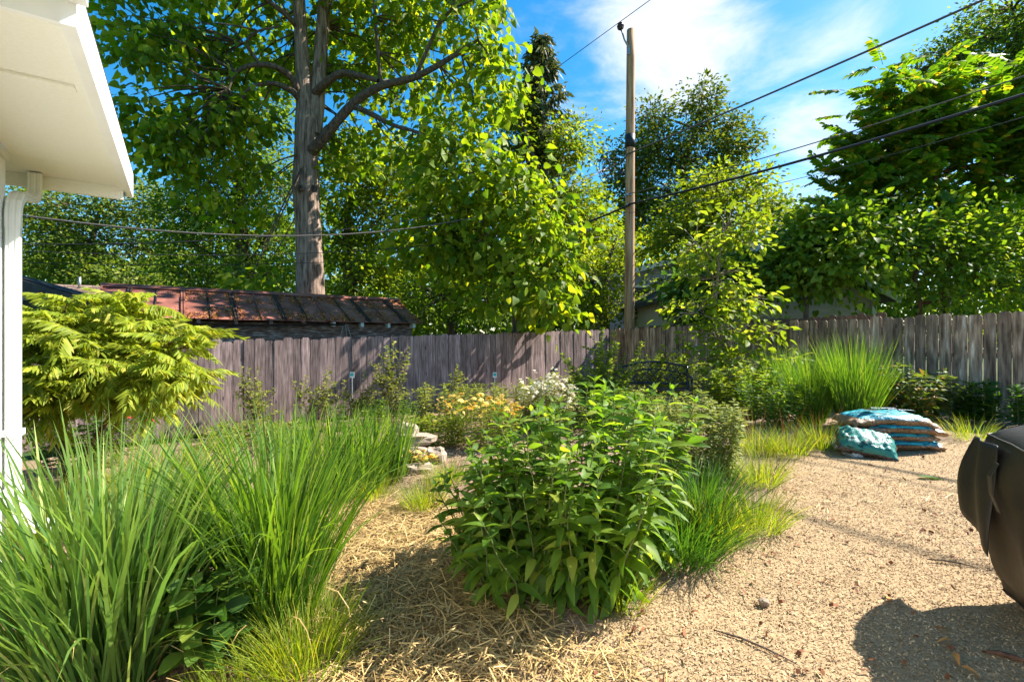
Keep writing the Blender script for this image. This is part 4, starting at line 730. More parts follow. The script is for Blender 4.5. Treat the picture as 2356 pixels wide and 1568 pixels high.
frond_tree('ailanthus_tree', 'sunlit ailanthus with long feathery fronds above right fence', ab, [ab, P(2170, 640, 13), P(2160, 520, 13), P(2150, 400, 13), P(2160, 280, 13)], [.13, .12, .1, .07, .04],
    lobes_px([(2060, 270, 12.8, 110, 80, .9), (2200, 240, 12.8, 130, 70, 1.0), (2330, 230, 12.8, 110, 80, 1.0), (2010, 360, 12.8, 90, 70, .8), (2130, 380, 13.2, 130, 80, .9), (2290, 370, 13.2, 130, 90, 1.0), (1980, 440, 13, 80, 45, .7), (2100, 480, 13.6, 120, 60, .8), (2270, 490, 13.6, 120, 70, .9), (2420, 300, 12.8, 100, 120, 1.0), (1990, 540, 13, 70, 50, .9), (2150, 560, 13, 110, 50, 1.0), (2320, 580, 13, 90, 50, 1.0)]), 1400, .88, LM['ailanthus'], 61, 260)
# leafy thicket with vines over the right fence
def thicket(name, label, px, Y, lob, nc, nl, size, shape, lm, seed, clump, bark=M['bark_r'], **kw):
    base = P(px, 784, Y); base[2] = .2
    return tree(name, label, 'shrub' if 'shrub' in name else 'vine', base, [base, P(px + 4, 700, Y), P(px - 6, 640, Y), P(px + 10, 580, Y)], [.06, .055, .05, .03], lobes_px(lob), nc, nl, size, shape, lm, bark, clump=clump, seed=seed, **kw)
thicket('mulberry_shrub', 'tangled mulberry shrub over the right fence below the fronds', 2110, 10.6, [(2080, 560, 10.8, 120, 60, .8), (2180, 620, 10.6, 120, 70, .8), (2290, 560, 10.8, 110, 70, .8), (2300, 660, 10.4, 100, 60, .7), (2020, 570, 10.8, 80, 60, .7), (2240, 560, 11, 70, 50, .8), (2110, 540, 11, 50, 40, .5), (2150, 690, 10.4, 60, 28, .4), (2400, 600, 10.5, 80, 110, .8)], 170, 8600, .12, OVAL, LM['vine'], 62, .62, nparts=160, flat=.9, shell=.05)
thicket('grape_vine', 'grape vine mounded over garage roof left of mulberry shrub', 1850, 10.8, [(1840, 590, 11, 60, 40, .6), (1890, 560, 11, 80, 60, .8), (1920, 620, 10.6, 90, 45, .7), (1820, 640, 10.8, 70, 35, .5), (1780, 620, 11.2, 40, 40, .5), (1950, 520, 11.2, 70, 40, .7), (1850, 530, 11.3, 35, 25, .4)], 150, 5400, .13, HEART, LM['vine'], 63, .55, M['bark_d'], nparts=160, hang=.6, flat=.9, shell=.05)
thicket('climbing_vine', 'dark vine hugging the garage corner behind young sapling', 1640, 12.4, [(1600, 700, 12.4, 60, 50, .5), (1580, 660, 12.4, 50, 40, .4), (1660, 650, 12.2, 60, 60, .5), (1720, 640, 12, 60, 70, .5)], 100, 3200, .15, HEART, LM['dkshrub'], 64, .4, M['bark_d'], nparts=40, hang=.6)
# young elm sapling inside the garden, bright
eb = gp(1640, 930); r = np.random.default_rng(65)
eb = np.array([(1640 - CX) / K * 8.6, 8.6, 0]); eb[2] = GZ(eb[0], eb[1])
tree('elm_sapling', 'young sapling with glowing yellow green serrated leaves beside bench', 'tree', eb, [eb, P(1642, 860, 8.6), P(1640, 780, 8.6), P(1645, 700, 8.6), P(1652, 620, 8.6), P(1660, 540, 8.6), P(1668, 480, 8.6)], [.035, .032, .028, .024, .02, .015, .008],
     lobes_px([(1670, 520, 8.6, 55, 50, .45), (1600, 560, 8.5, 50, 50, .4), (1720, 560, 8.6, 50, 60, .4), (1640, 640, 8.6, 90, 60, .55), (1720, 690, 8.6, 60, 45, .45), (1600, 720, 8.5, 60, 45, .5), (1660, 770, 8.4, 80, 40, .5), (1770, 760, 8.3, 60, 22, .35), (1650, 835, 8.3, 45, 25, .35), (1710, 830, 8.2, 70, 40, .5), (1560, 810, 8.2, 30, 15, .25), (1790, 830, 8.2, 45, 25, .3), (1730, 885, 8.1, 50, 30, .4)]),
     220, 1700, .15, OVAL, LM['sapling'], M['twig'], clump=.26, seed=66, nparts=260, hang=.25, ub=.7, flat=.4, limbr=.35)
# lime cutleaf sumac at left
sub = np.array([(150 - CX) / K * 5.4, 5.4, 0]); sub[2] = GZ(sub[0], sub[1]); r = np.random.default_rng(71)
sumac = thing('cutleaf_sumac', 'lime yellow cutleaf sumac spreading by the downspout', 'shrub', sub)
sum_sh = [frond(11 + k % 4, .26 + .02 * (k % 5), LANCE_L, .6 + .15 * (k % 6), .55 + .1 * (k % 5), 80 + k, .55) for k in range(8)]
sl = lobes_px([(130, 740, 5.3, 80, 50, .45), (250, 740, 5.5, 90, 50, .5), (350, 790, 5.5, 100, 45, .5), (415, 850, 5.3, 55, 40, .4), (120, 850, 5.0, 80, 60, .45), (260, 850, 5.2, 110, 50, .5), (385, 900, 5.2, 60, 30, .4), (90, 930, 5.0, 60, 50, .35), (60, 760, 5.0, 40, 60, .35), (310, 720, 5.8, 60, 25, .4), (190, 800, 5.2, 110, 50, .4), (160, 900, 5.1, 110, 50, .4), (330, 860, 5.1, 90, 45, .4)])
st_ = Tubes(); T = []; D = []; forks = [(P(140, 960, 5.35), .028), (P(180, 900, 5.4), .024), (P(230, 930, 5.2), .024)]
for k, (tip, rad) in enumerate(((P(135, 880, 5.3), .03), (P(300, 900, 5.3), .028), (P(90, 940, 5.2), .024))):
    V_, F_ = bumpy([sub + (0.05 * k, 0, 0), sub * .5 + tip * .5 + (0, 0, .04), tip], [rad, rad * .9, rad * .7], 8, .03, 9 + k); obj('stem', tri_mesh('stem', V_ - sub, F_, M['bark_r'], True), sumac)
stems = np.array([P(135, 880, 5.3), P(300, 900, 5.3), P(90, 940, 5.2)])
for (c, rad) in sl:
    s0 = stems[np.argmin(np.linalg.norm(stems - c, axis=1))]; path = bez(s0, c, .1, 6, .06, r); st_.add(path, np.linspace(.02, .012, 6), 6)
    cc = ellip(max(5, int(4.4 * np.prod(rad) ** (1/3) * 9)), c, rad, .25, r)
    for q in cc:
        st_.add(bez(path[r.integers(2, 6)], q, .1, 4, .04, r), np.linspace(.010, .006, 4), 4); a = r.uniform(0, 6.28, 6); T.append(np.repeat(q[None], 6, 0)); D.append(np.stack([np.cos(a), np.sin(a), r.uniform(-.35, 1.2, 6)], -1))
T = np.concatenate(T); D = np.concatenate(D); st_.build('branch', M['bark_r'], sumac, sub, kind='stuff'); frond_plant(sumac, sub, T + r.normal(size=T.shape) * .04, D, .42 * r.uniform(.5, 1.25, len(T)), sum_sh, LM['sumac'], 240, r=r); print('sumac', len(T))
# a darker frond shoot rising behind
# ------------------------------------------------------------------ grasses
def blades(n, base, r0, lean, Ln, Wd, curve, seed, nseg=7, pw=1.6, ell=1.0, twist=.5):
    r = np.random.default_rng(seed); a = r.uniform(0, 2 * np.pi, n); q = np.sqrt(r.random(n)); off = np.stack([np.cos(a) * q * r0, np.sin(a) * q * r0 * ell], -1)
    az = a + r.normal(size=n) * .55; th0 = lean[0] + (lean[1] - lean[0]) * q * r.uniform(.5, 1.2, n); cv = r.uniform(curve[0], curve[1], n) ** 1.0; big = r.random(n) < .14; cv = np.where(big, cv * 1.8 + .3, cv)
    ln = r.uniform(Ln[0], Ln[1], n); wd = r.uniform(Wd[0], Wd[1], n); s = np.linspace(0, 1, nseg + 1); th = th0[:, None] + cv[:, None] * s[None] ** pw
    ds_ = ln[:, None] / nseg; hx = np.concatenate([np.zeros((n, 1)), np.cumsum(np.sin(th[:, :-1]) * ds_, 1)], 1); hz_ = np.concatenate([np.zeros((n, 1)), np.cumsum(np.cos(th[:, :-1]) * ds_, 1)], 1)
    x = base[0] + off[:, 0]; y = base[1] + off[:, 1]; ctr = np.stack([x[:, None] + hx * np.cos(az)[:, None], y[:, None] + hx * np.sin(az)[:, None], GZ(x, y)[:, None] - .01 + hz_], -1)
    tw = az + np.pi / 2 + r.normal(size=n) * twist; tw = tw[:, None] + (r.normal(size=n) * .5)[:, None] * s[None]; wv = np.stack([np.cos(tw), np.sin(tw), np.zeros_like(tw)], -1)
    wp = wd[:, None] * np.minimum(.55 + 1.2 * s, 1)[None] * np.maximum(1 - s ** 3.2, .02)[None]
    V_ = np.stack([ctr - wv * wp[..., None] / 2, ctr + wv * wp[..., None] / 2], 2).reshape(n, -1, 3)
    i = np.arange(nseg) * 2; F0 = np.stack([i, i + 1, i + 3, i + 2], -1); return V_, F0
def grass(name, label, base, specs, mat, nparts=0, group=None, seeds=0, cat='grass', heads=None, dry=0):
    base = np.array(base, float); base[2] = GZ(base[0], base[1]); t = thing(name, label, cat, base, group); Vs = []; Fs = []; n = 0
    for k, sp_ in enumerate(specs):
        V_, F0 = blades(base=base, seed=seeds + k * 13 + 1, **sp_)
        if k == 0 and nparts:
            mid = V_[:, V_.shape[1] // 2]; order = np.argsort(np.linalg.norm(mid - np.array([0, 0, CAMZ]), axis=1))
            for j in order[:nparts]: obj('blade', tri_mesh('blade', V_[j] - base, F0, mat, True), t)
            V_ = V_[order[nparts:]]
        m_ = len(V_); Fs.append((F0[None] + (np.arange(m_) * V_.shape[1])[:, None, None] + n).reshape(-1, 4)); Vs.append(V_.reshape(-1, 3)); n += m_ * V_.shape[1]
    obj('foliage', tri_mesh('foliage', np.concatenate(Vs) - base, np.concatenate(Fs), mat, True), t, kind='stuff')
    if dry:
        V_, F0 = blades(dry, base, specs[0]['r0'], (.1, .9), (.25, .75), (.004, .010), (.2, 2.2), seeds + 77, pw=2.2); F_ = (F0[None] + (np.arange(dry) * V_.shape[1])[:, None, None]).reshape(-1, 4)
        obj('dry_foliage', tri_mesh('dry_foliage', V_.reshape(-1, 3) - base, F_, M['straw'], True), t, kind='stuff')
    if heads:
        r = np.random.default_rng(seeds + 5); nh, hgt_, mt = heads; tb = Tubes(); 
        for _ in range(nh):
            a = r.uniform(0, 6.28); rr2 = r.uniform(0, .16); p = base + (rr2 * math.cos(a) * 2, rr2 * math.sin(a) * 2, hgt_ * r.uniform(.7, 1)); tb.add(bez(base + (rr2 * .3 * math.cos(a), rr2 * .3 * math.sin(a), 0), p, .05, 4, 0, r), np.full(4, .0015), 3); tb.add(np.array([p, p + (.004, 0, .012), p + (.006, 0, .022)]), [.002, .0035, .001], 4)
        tb.build('seed_head', mt, t, base, kind='stuff')
    return t
gA = gp(238, 1572); gB = gp(640, 1440); gC = gp(760, 1135)
grass('switch_grass', 'tallest broad bladed grass clump in left foreground', gA, [dict(n=500, r0=.22, lean=(.02, .44), Ln=(.80, 1.32), Wd=(.010, .022), curve=(.25, 1.05), pw=2.0), dict(n=240, r0=.25, lean=(.05, .55), Ln=(.45, 1.0), Wd=(.006, .012), curve=(.1, .7)), dict(n=60, r0=.24, lean=(.3, .85), Ln=(.5, .95), Wd=(.008, .016), curve=(.3, 1.2)), dict(n=26, r0=.2, lean=(.05, .3), Ln=(.7, 1.05), Wd=(.010, .018), curve=(1.6, 2.6), pw=3.0)], LM['grass_b'], 230, seeds=100, dry=70)
grass('switch_grass', 'upright green grass clump beside straw in left middle ground', gB, [dict(n=460, r0=.15, lean=(.02, .38), Ln=(.85, 1.30), Wd=(.008, .016), curve=(.25, .95), pw=2.0), dict(n=220, r0=.17, lean=(.05, .45), Ln=(.5, 1.0), Wd=(.005, .010), curve=(.1, .8)), dict(n=20, r0=.14, lean=(.05, .3), Ln=(.7, 1.0), Wd=(.008, .014), curve=(1.5, 2.5), pw=3.0)], LM['grass'], 200, seeds=130, dry=60)
grass('iris_clump', 'dense fresh green blades in front of the back fence', gC, [dict(n=420, r0=.45, lean=(.02, .32), Ln=(.5, .92), Wd=(.012, .022), curve=(.05, .45), ell=.6), dict(n=300, r0=.45, lean=(.05, .45), Ln=(.35, .7), Wd=(.008, .014), curve=(.1, .5), ell=.6)], LM['grass'], 120, seeds=160, cat='iris')
grass('iris_clump', 'smaller bladed clump right of the first, near white rocks', gp(880, 1105), [dict(n=230, r0=.24, lean=(.02, .32), Ln=(.45, .85), Wd=(.012, .022), curve=(.05, .45), ell=.7)], LM['grass'], 50, seeds=170, cat='iris')
grass('feather_grass', 'fine pale yellow green grass behind the left foreground clump', gp(390, 1180), [dict(n=900, r0=.34, lean=(.02, .5), Ln=(.45, .9), Wd=(.003, .006), curve=(.1, .9)), dict(n=300, r0=.35, lean=(.1, .7), Ln=(.3, .6), Wd=(.003, .006), curve=(.1, .8))], LM['tuft'], 0, seeds=180)
grass('feather_grass', 'fine pale grass spilling round the foot of downspout', gp(120, 1230), [dict(n=800, r0=.36, lean=(.02, .7), Ln=(.3, .62), Wd=(.003, .006), curve=(.1, .9))], LM['tuft'], 0, seeds=190)
tufts = [(700, 1530, .17, .18, .42, 620, 'bright fine grass tuft at the straw edge in foreground'), (560, 1590, .2, .10, .25, 380, 'thin sparse grass tuft at bottom edge left of straw'), (975, 1165, .15, .16, .33, 420, 'rounded grass tuft beside straw below white rocks'), (860, 1140, .18, .14, .3, 380, 'low grass tuft at the foot of the iris clump'),
         (1030, 1110, .2, .14, .32, 420, 'wispy grass tuft between white rocks and tall leafy clump'), (1640, 1250, .17, .2, .40, 520, 'light grass tuft at the right foot of the leafy clump'), (1735, 1215, .16, .2, .40, 480, 'grass tuft spilling onto the chips, nearest the open path'), (1745, 1110, .18, .2, .42, 480, 'light grass tuft below the grey green aster bush'),
         (1740, 1040, .2, .18, .42, 480, 'leftmost sedge tuft in the row before the bags'), (1810, 1045, .2, .18, .42, 480, 'middle sedge tuft in the row before the bags'), (1890, 1030, .2, .18, .45, 480, 'sedge tuft with seed heads just left of soil bags'), (1425, 1400, .12, .12, .30, 200, 'thin grass tuft under the front of the leafy clump'), (2230, 1010, .2, .15, .35, 250, 'dark sedge tuft between soil bags and right fence')]
for k, (px, py, r0, l0, l1, n, lab) in enumerate(tufts):
    grass('grass_tuft', lab, gp(px, py), [dict(n=n, r0=r0, lean=(.05, .8), Ln=(l0, l1), Wd=(.0025, .005), curve=(.1, .9), nseg=5)], LM['tuft'], 0, 'low grass tufts in the beds', 200 + k * 7, heads=(9, .5, LM['rusty']) if py < 1060 and px < 2000 else None)
grass('lilyturf_clump', 'deep green arching lilyturf right of the leafy clump', gp(1560, 1290), [dict(n=620, r0=.20, lean=(.05, .8), Ln=(.28, .52), Wd=(.005, .009), curve=(.3, 1.1))], LM['lilyturf'], 60, seeds=300, cat='lilyturf')
grass('lilyturf_clump', 'shorter lilyturf clump tucked behind the first', gp(1610, 1210), [dict(n=480, r0=.20, lean=(.05, .7), Ln=(.35, .6), Wd=(.005, .009), curve=(.3, 1.0))], LM['lilyturf'], 0, seeds=310, cat='lilyturf')
def at(px, Y): x = (px - CX) / K * Y; return np.array([x, Y, GZ(x, Y)])
grass('maiden_grass', 'backlit vase shaped grass clump directly behind the soil bags', at(1965, 6.5), [dict(n=520, r0=.17, lean=(.02, .42), Ln=(.85, 1.4), Wd=(.006, .011), curve=(.03, .25)), dict(n=260, r0=.17, lean=(.05, .55), Ln=(.6, 1.1), Wd=(.005, .009), curve=(.05, .3))], LM['grass'], 60, 'maiden grasses at the right', 320)
grass('maiden_grass', 'slightly shorter backlit grass clump left of the soil bags', at(1865, 6.9), [dict(n=480, r0=.17, lean=(.02, .45), Ln=(.8, 1.25), Wd=(.006, .011), curve=(.03, .3)), dict(n=240, r0=.17, lean=(.05, .55), Ln=(.6, 1.0), Wd=(.005, .009), curve=(.05, .3))], LM['grass'], 40, 'maiden grasses at the right', 340)
grass('maiden_grass', 'hindmost grass clump half hidden by the sapling leaves', at(1790, 8.0), [dict(n=380, r0=.18, lean=(.02, .5), Ln=(.8, 1.25), Wd=(.006, .011), curve=(.03, .3))], LM['grass'], 0, 'maiden grasses at the right', 360)
# ------------------------------------------------------------------ leafy perennials and shrubs
def stems_plant(name, label, cat, base, r0, Rr, H, n, node, leaf, shape, mat, seed, nparts=0, ell=1.0, start=.12, droop=.35, opp=2, stemmat=None, srad=.005, top=1.0, bot=1.0, hv=.18, ub=.7, side=0, tipleaf=3, lean_pw=1.4, group=None, wx=1.0, flowers=None, jitter=.0, slope=0):
    r = np.random.default_rng(seed); base = np.array(base, float); base[2] = GZ(base[0], base[1]); t = thing(name, label, cat, base, group); tb = Tubes(); T = []; D = []; S = []; tips = []
    for k in range(n):
        a = r.uniform(0, 6.283); q = math.sqrt(r.random()); p0 = np.array([base[0] + r0 * q * math.cos(a), base[1] + r0 * q * math.sin(a) * ell, 0]); p0[2] = GZ(p0[0], p0[1])
        h = H * (1 - hv * r.random()) * (1 - .22 * q ** 2) * (1 + slope * q * math.cos(a)); p1 = np.array([base[0] + Rr * q * math.cos(a + r.normal() * .15), base[1] + Rr * q * math.sin(a) * ell, p0[2] + h]); m_ = 7; u = np.linspace(0, 1, m_)[:, None]
        pts = p0 + (p1 - p0) * np.concatenate([u ** lean_pw, u ** lean_pw, u], 1) + np.cumsum(r.normal(size=(m_, 3)) * jitter, 0); tb.add(pts, np.linspace(srad, srad * .5, m_), 4)
        paths = [(pts, h, 1.0)]
        for _ in range(side):
            f = r.uniform(.25, .85); j = int(f * (m_ - 1)); d = r.normal(size=3); d[2] = abs(d[2]) * .6 + .35; d = unit(d); ll = h * r.uniform(.18, .42) * (1.1 - f * .5); e = pts[j] + d * ll; pp = bez(pts[j], e, .12, 5, .05, r); tb.add(pp, np.linspace(srad * .6, srad * .3, 5), 3); paths.append((pp, ll, .9))
        for pp, ll, sc_ in paths:
            nn = max(2, int(ll / node)); m2 = len(pp); az = r.uniform(0, 6.28)
            for i in range(nn):
                f = (start if pp is pts else .15) + (1 - (start if pp is pts else .15)) * (i + .5) / nn; c = np.array([np.interp(f * (m2 - 1), np.arange(m2), pp[:, d_]) for d_ in range(3)]); az += 1.57 if opp == 2 else 2.4
                ls = leaf * (bot + (top - bot) * f) * r.uniform(.75, 1.15) * sc_
                for o_ in range(opp):
                    aa = az + o_ * 2 * math.pi / opp + r.normal() * .2; T.append(c); D.append((math.cos(aa), math.sin(aa), .55 * f - droop * (1.2 - f) + r.normal() * .12)); S.append(ls)
            for o_ in range(tipleaf):
                aa = az + o_ * 2 * math.pi / max(1, tipleaf); T.append(pp[-1]); D.append((math.cos(aa) * .6, math.sin(aa) * .6, .9)); S.append(leaf * top * .6 * r.uniform(.6, 1.0))
            tips.append(pp[-1])
    tb.build('stem', stemmat or M['stem'], t, base, kind='stuff'); foliage(t, base, shape, frames(np.array(D), ub, r, wx), np.array(S), np.array(T), mat, nparts)
    return t, np.array(tips), base
pc = gp(1285, 1325)
stems_plant('coneflower_clump', 'big leafy perennial clump in the centre beside the path', 'perennial', pc, .55, .76, 1.04, 125, .060, .135, LANCE, LM['perennial'], 401, 295, ell=.82, start=.06, droop=.45, srad=.0055, top=.9, bot=1.1, hv=.46, wx=1.1, slope=.26, jitter=.012)
# big basal leaves at its foot
r = np.random.default_rng(402); cl = thing('basal_rosette', 'large broad drooping leaves at the front foot of leafy clump', 'perennial', gp(1290, 1385)); lb_ = np.array(cl.location); n = 17
a = r.uniform(np.pi * .95, 2.05 * np.pi, n); q = r.uniform(.02, .16, n); p = np.stack([lb_[0] + q * np.cos(a) * 1.6, lb_[1] + .05 + q * np.sin(a), np.full(n, lb_[2] + .03) + r.uniform(.02, .30, n)], -1)
foliage(cl, lb_, LANCE_W, frames(np.stack([np.cos(a), np.sin(a), r.uniform(-.7, .15, n)], -1), .8, r, 1.3), r.uniform(.13, .25, n), p, LM['perennial'], n)
tb = Tubes()
for q in p: tb.add(bez(lb_ + (0, .06, 0), q, .1, 4, 0, r), np.full(4, .003), 4)
tb.build('leaf_stalk', M['stem'], cl, lb_, kind='stuff')
stems_plant('hydrangea_shrub', 'small dark green shrub between the two foreground grass clumps', 'shrub', gp(468, 1535), .11, .25, .60, 14, .065, .14, OVAL, LM['dkshrub'], 403, 120, droop=.35, srad=.004, top=.8, wx=1.25, start=.2)
stems_plant('aster_bush', 'grey green fine leaved bush in front of the bench', 'perennial', gp(1605, 1095), .34, .44, .86, 75, .028, .062, LANCE_L, LM['aster'], 404, 0, droop=.1, srad=.0035, opp=3, start=.05, hv=.25, tipleaf=5)
stems_plant('peony_bush', 'rounded mid green bush left of the maiden grasses', 'shrub', at(1775, 6.7), .30, .50, .78, 60, .045, .085, LANCE, LM['perennial'], 405, 60, droop=.1, srad=.0035, opp=2, start=.15, hv=.3)
stems_plant('hibiscus_bush', 'bronze tipped dark leaved bush right of the maiden grass', 'shrub', at(2085, 6.7), .35, .62, .78, 42, .06, .115, LANCE_W, LM['bronze'], 406, 80, droop=.25, srad=.004, opp=2, start=.15, hv=.35)
for k, (px, Y, lab) in enumerate(((2262, 6.3, 'lily stems with whorled leaves before the right fence'), (2350, 5.9, 'rightmost lily stems half cut off by picture edge'), (2215, 6.5, 'short lily stems just right of the bronze bush'))):
    stems_plant('lily_clump', lab, 'lily', at(px, Y), .16, .24, (.60, .62, .38)[k], 12, .03, .12, LANCE_N, LM['lilyturf'], 410 + k, 40, droop=.05, srad=.005, opp=3, start=.15, wx=1.3, group='lilies by the right fence')
# shrubs against the back fence
for k, (px, Y, H, Rr, n, lab) in enumerate(((600, 7.6, 1.30, .40, 6, 'young airy shrub, leftmost against the back fence'), (735, 8.0, 1.10, .35, 5, 'young shrub against fence behind the iris clump'), (825, 8.2, 1.05, .30, 5, 'thin shrub beside the blue plant tag on fence'), (905, 8.2, 1.55, .34, 7, 'tallest airy shrub against the back fence below shed corner'), (1050, 8.7, 1.0, .26, 6, 'slender shrub by the fence behind orange flowers'))):
    stems_plant('chokeberry_shrub', lab, 'shrub', at(px, Y), .10, Rr, H, n, .045, .075, OVAL, LM['shrub'], 420 + k, 60, droop=0, stemmat=M['twig'], srad=.006, opp=1, start=.3, side=12, hv=.3, tipleaf=5, jitter=.012, group='young shrubs along the back fence')
stems_plant('milkweed', 'upright milkweed stems with narrow leaves by fence', 'perennial', at(985, 7.8), .20, .36, .72, 12, .04, .11, LANCE, LM['shrub'], 430, 30, droop=.05, srad=.004, start=.15)
stems_plant('viburnum_shrub', 'open twiggy shrub with tiny leaves before fence corner', 'shrub', at(1375, 7.7), .10, .85, 1.55, 15, .05, .075, OVAL, LM['sapling'], 431, 80, ell=.7, droop=.05, stemmat=M['twig'], srad=.008, opp=2, start=.45, side=13, hv=.4, jitter=.02, lean_pw=1.0)
stems_plant('leafy_bed', 'bright low foliage around and behind the bench', 'perennial', at(1530, 8.9), .55, .75, 1.0, 70, .05, .09, LANCE, LM['sapling'], 432, 0, ell=.5, droop=.1, srad=.004, start=.2)
stems_plant('leafy_bed', 'bright low foliage between bench and maiden grasses', 'perennial', at(1690, 7.6), .5, .7, .80, 55, .05, .09, LANCE_W, LM['sapling'], 433, 0, ell=.6, droop=.15, srad=.004, start=.2)
stems_plant('leafy_bed', 'green undergrowth below the twiggy shrub', 'perennial', at(1340, 7.6), .6, .8, .55, 60, .05, .08, LANCE, LM['shrub'], 434, 0, ell=.5, droop=.1, srad=.003, start=.15)
stems_plant('leafy_bed', 'low green groundcover at the foot of back fence, left', 'perennial', at(560, 7.0), .5, .7, .35, 50, .05, .075, OVAL, LM['shrub'], 435, 0, ell=.5, droop=.1, srad=.003, start=.1)
stems_plant('leafy_bed', 'shady greenery by the fence right of the soil bags', 'perennial', at(2150, 7.4), .6, .8, .45, 50, .05, .09, LANCE, LM['dkshrub'], 436, 0, ell=.4, droop=.1, srad=.003, start=.1)
for k, (px, Y, r0, H, m_, lab) in enumerate(((1180, 6.9, .55, .68, 'shrub', 'pale green foliage between orange and white flowers'), (1440, 7.2, .5, .62, 'shrub', 'bright leafy mound just left of the bench'), (1010, 6.2, .35, .42, 'tuft', 'loose greenery just right of the white rocks'), (1480, 6.3, .45, .55, 'aster', 'grey green mound below the bench seat'), (680, 6.6, .5, .38, 'shrub', 'low bright greenery behind the iris clump'), (860, 8.3, .7, .45, 'perennial', 'low greenery at fence foot below the shed corner'), (1290, 8.6, .7, .72, 'sapling', 'bright shrubby greenery against fence behind white flowers'), (1400, 6.9, .5, .66, 'perennial', 'mid green mound between white flowers and bench'), (1090, 7.9, .5, .6, 'shrub', 'pale greenery by the fence behind orange flowers'))):
    stems_plant('leafy_bed', lab, 'perennial', at(px, Y), r0, r0 * 1.25, H, 60, .045, .075, LANCE, LM[m_], 440 + k, 0, ell=.6, droop=.1, srad=.003, start=.12)
# flowers
def bloom_mesh(mat, npet, seed):
    r = np.random.default_rng(seed); a = np.arange(npet) * 2 * np.pi / npet + r.normal(size=npet) * .1; d = np.stack([np.cos(a), np.sin(a), r.normal(size=npet) * .15 - .1], -1); V_, F_ = bake(LEAF2, frames(d, .95, r, 1.4), np.ones(npet), np.zeros((npet, 3))); return tri_mesh('bloom', V_, F_, mat)
def flower_plant(label, base, r0, Rr, H, n, mat, petal, npet, leafm, seed, ell=.7, per=1, sz=.03, drop=.0):
    t, tips, base = stems_plant('flower_clump', label, 'flowers', base, r0, Rr, H, n, .05, .09, LANCE_N, leafm, seed, 0, ell=ell, droop=.05, srad=.003, start=.1, hv=.35, tipleaf=0)
    r = np.random.default_rng(seed + 1); ms = [bloom_mesh(mat, npet, k) for k in range(3)]; c = 0
    for q in tips:
        for j in range(per):
            if c >= 290: break
            o = obj('bloom', ms[r.integers(3)], t, q - base + r.normal(size=3) * np.array([.03, .03, .05]) * (per > 1) + np.array([0, 0, .01 - drop * j / per * .2])); s = sz * r.uniform(.75, 1.25); o.scale = (s, s, s); o.rotation_euler = (r.normal() * .5, r.normal() * .5, r.random() * 6); c += 1
    return t
flower_plant('orange flowers in the bed left of the leafy clump', gp(1115, 1030), .42, .5, .72, 60, LM['orange'], 0, 9, LM['tuft'], 501, ell=.8, sz=.042)
flower_plant('orange coneflowers low by the white rocks', gp(960, 1080), .16, .2, .22, 14, LM['orange'], 0, 9, LM['tuft'], 503, sz=.04)
flower_plant('white penstemon flower clump before the twiggy shrub', gp(1262, 1000), .35, .44, .88, 48, LM['pink'], 0, 5, LM['shrub'], 505, ell=.7, per=6, sz=.036, drop=1)
flower_plant('red roses in the shade under the lime sumac', at(255, 6.1), .45, .6, .95, 26, LM['red'], 0, 8, LM['dkshrub'], 507, ell=.5, sz=.035)
flower_plant('yellow orange blooms at the back of the bed by fence', at(1060, 7.2), .35, .4, .55, 26, LM['orange'], 0, 9, LM['shrub'], 509, ell=.5, sz=.04)
stems_plant('rose_foliage', 'dark rounded leaves low among the sumac stems', 'shrub', at(190, 5.9), .5, .7, .75, 30, .06, .06, OVAL, LM['dkshrub'], 511, 0, ell=.5, srad=.004, side=3, opp=3)
# ------------------------------------------------------------------ rocks
r = np.random.default_rng(90)
def rock(label, c, d, seed, rz=0):
    r = np.random.default_rng(seed); nu, nv = 14, 9; V_ = []; 
    for i in range(nv + 1):
        for j in range(nu):
            th = math.pi * i / nv; ph = 2 * math.pi * j / nu; q = np.array([math.sin(th) * math.cos(ph), math.sin(th) * math.sin(ph), math.cos(th)]); q = np.sign(q) * np.abs(q) ** .62
            f = 1 + .10 * math.sin(q[0] * 4 + seed) * math.cos(q[1] * 5 + seed * 2) + .06 * math.sin(9 * q[2] + seed + 3 * q[0]) + r.normal() * .035; V_.append(q * f * np.array(d) / 2)
    F_ = [(i * nu + j, (i + 1) * nu + j, (i + 1) * nu + (j + 1) % nu, i * nu + (j + 1) % nu) for i in range(nv) for j in range(nu)]
    m = bpy.data.meshes.new('rock'); m.from_pydata([tuple(v) for v in V_], [], F_); m.materials.append(M['stone']); o = obj('rock', m, loc=c); o.rotation_euler = (r.normal() * .06, r.normal() * .06, rz); return tag(o, label, 'rock', 'limestone rocks edging the raised bed')
def on(px, py, dz): q = gp(px, py); return (q[0], q[1], q[2] + dz)
rock('rounded pale rock on top of the rock pile', on(938, 1058, .36), (.24, .2, .16), 1)
rock('wide flat pale rock in the middle of the rock pile', on(955, 1060, .26), (.46, .34, .14), 2, .3)
rock('chunky pale rock at the right end of rock pile', on(1000, 1062, .06), (.26, .24, .22), 3)
rock('broad pale rock under the flat one', on(945, 1066, .13), (.42, .3, .17), 4, -.2)
rock('lowest pale rock at the foot of pile', on(965, 1085, .03), (.30, .24, .13), 5, .4)
rock('small white stone lying alone on the chips', on(1757, 1390, .012), (.05, .045, .035), 6)
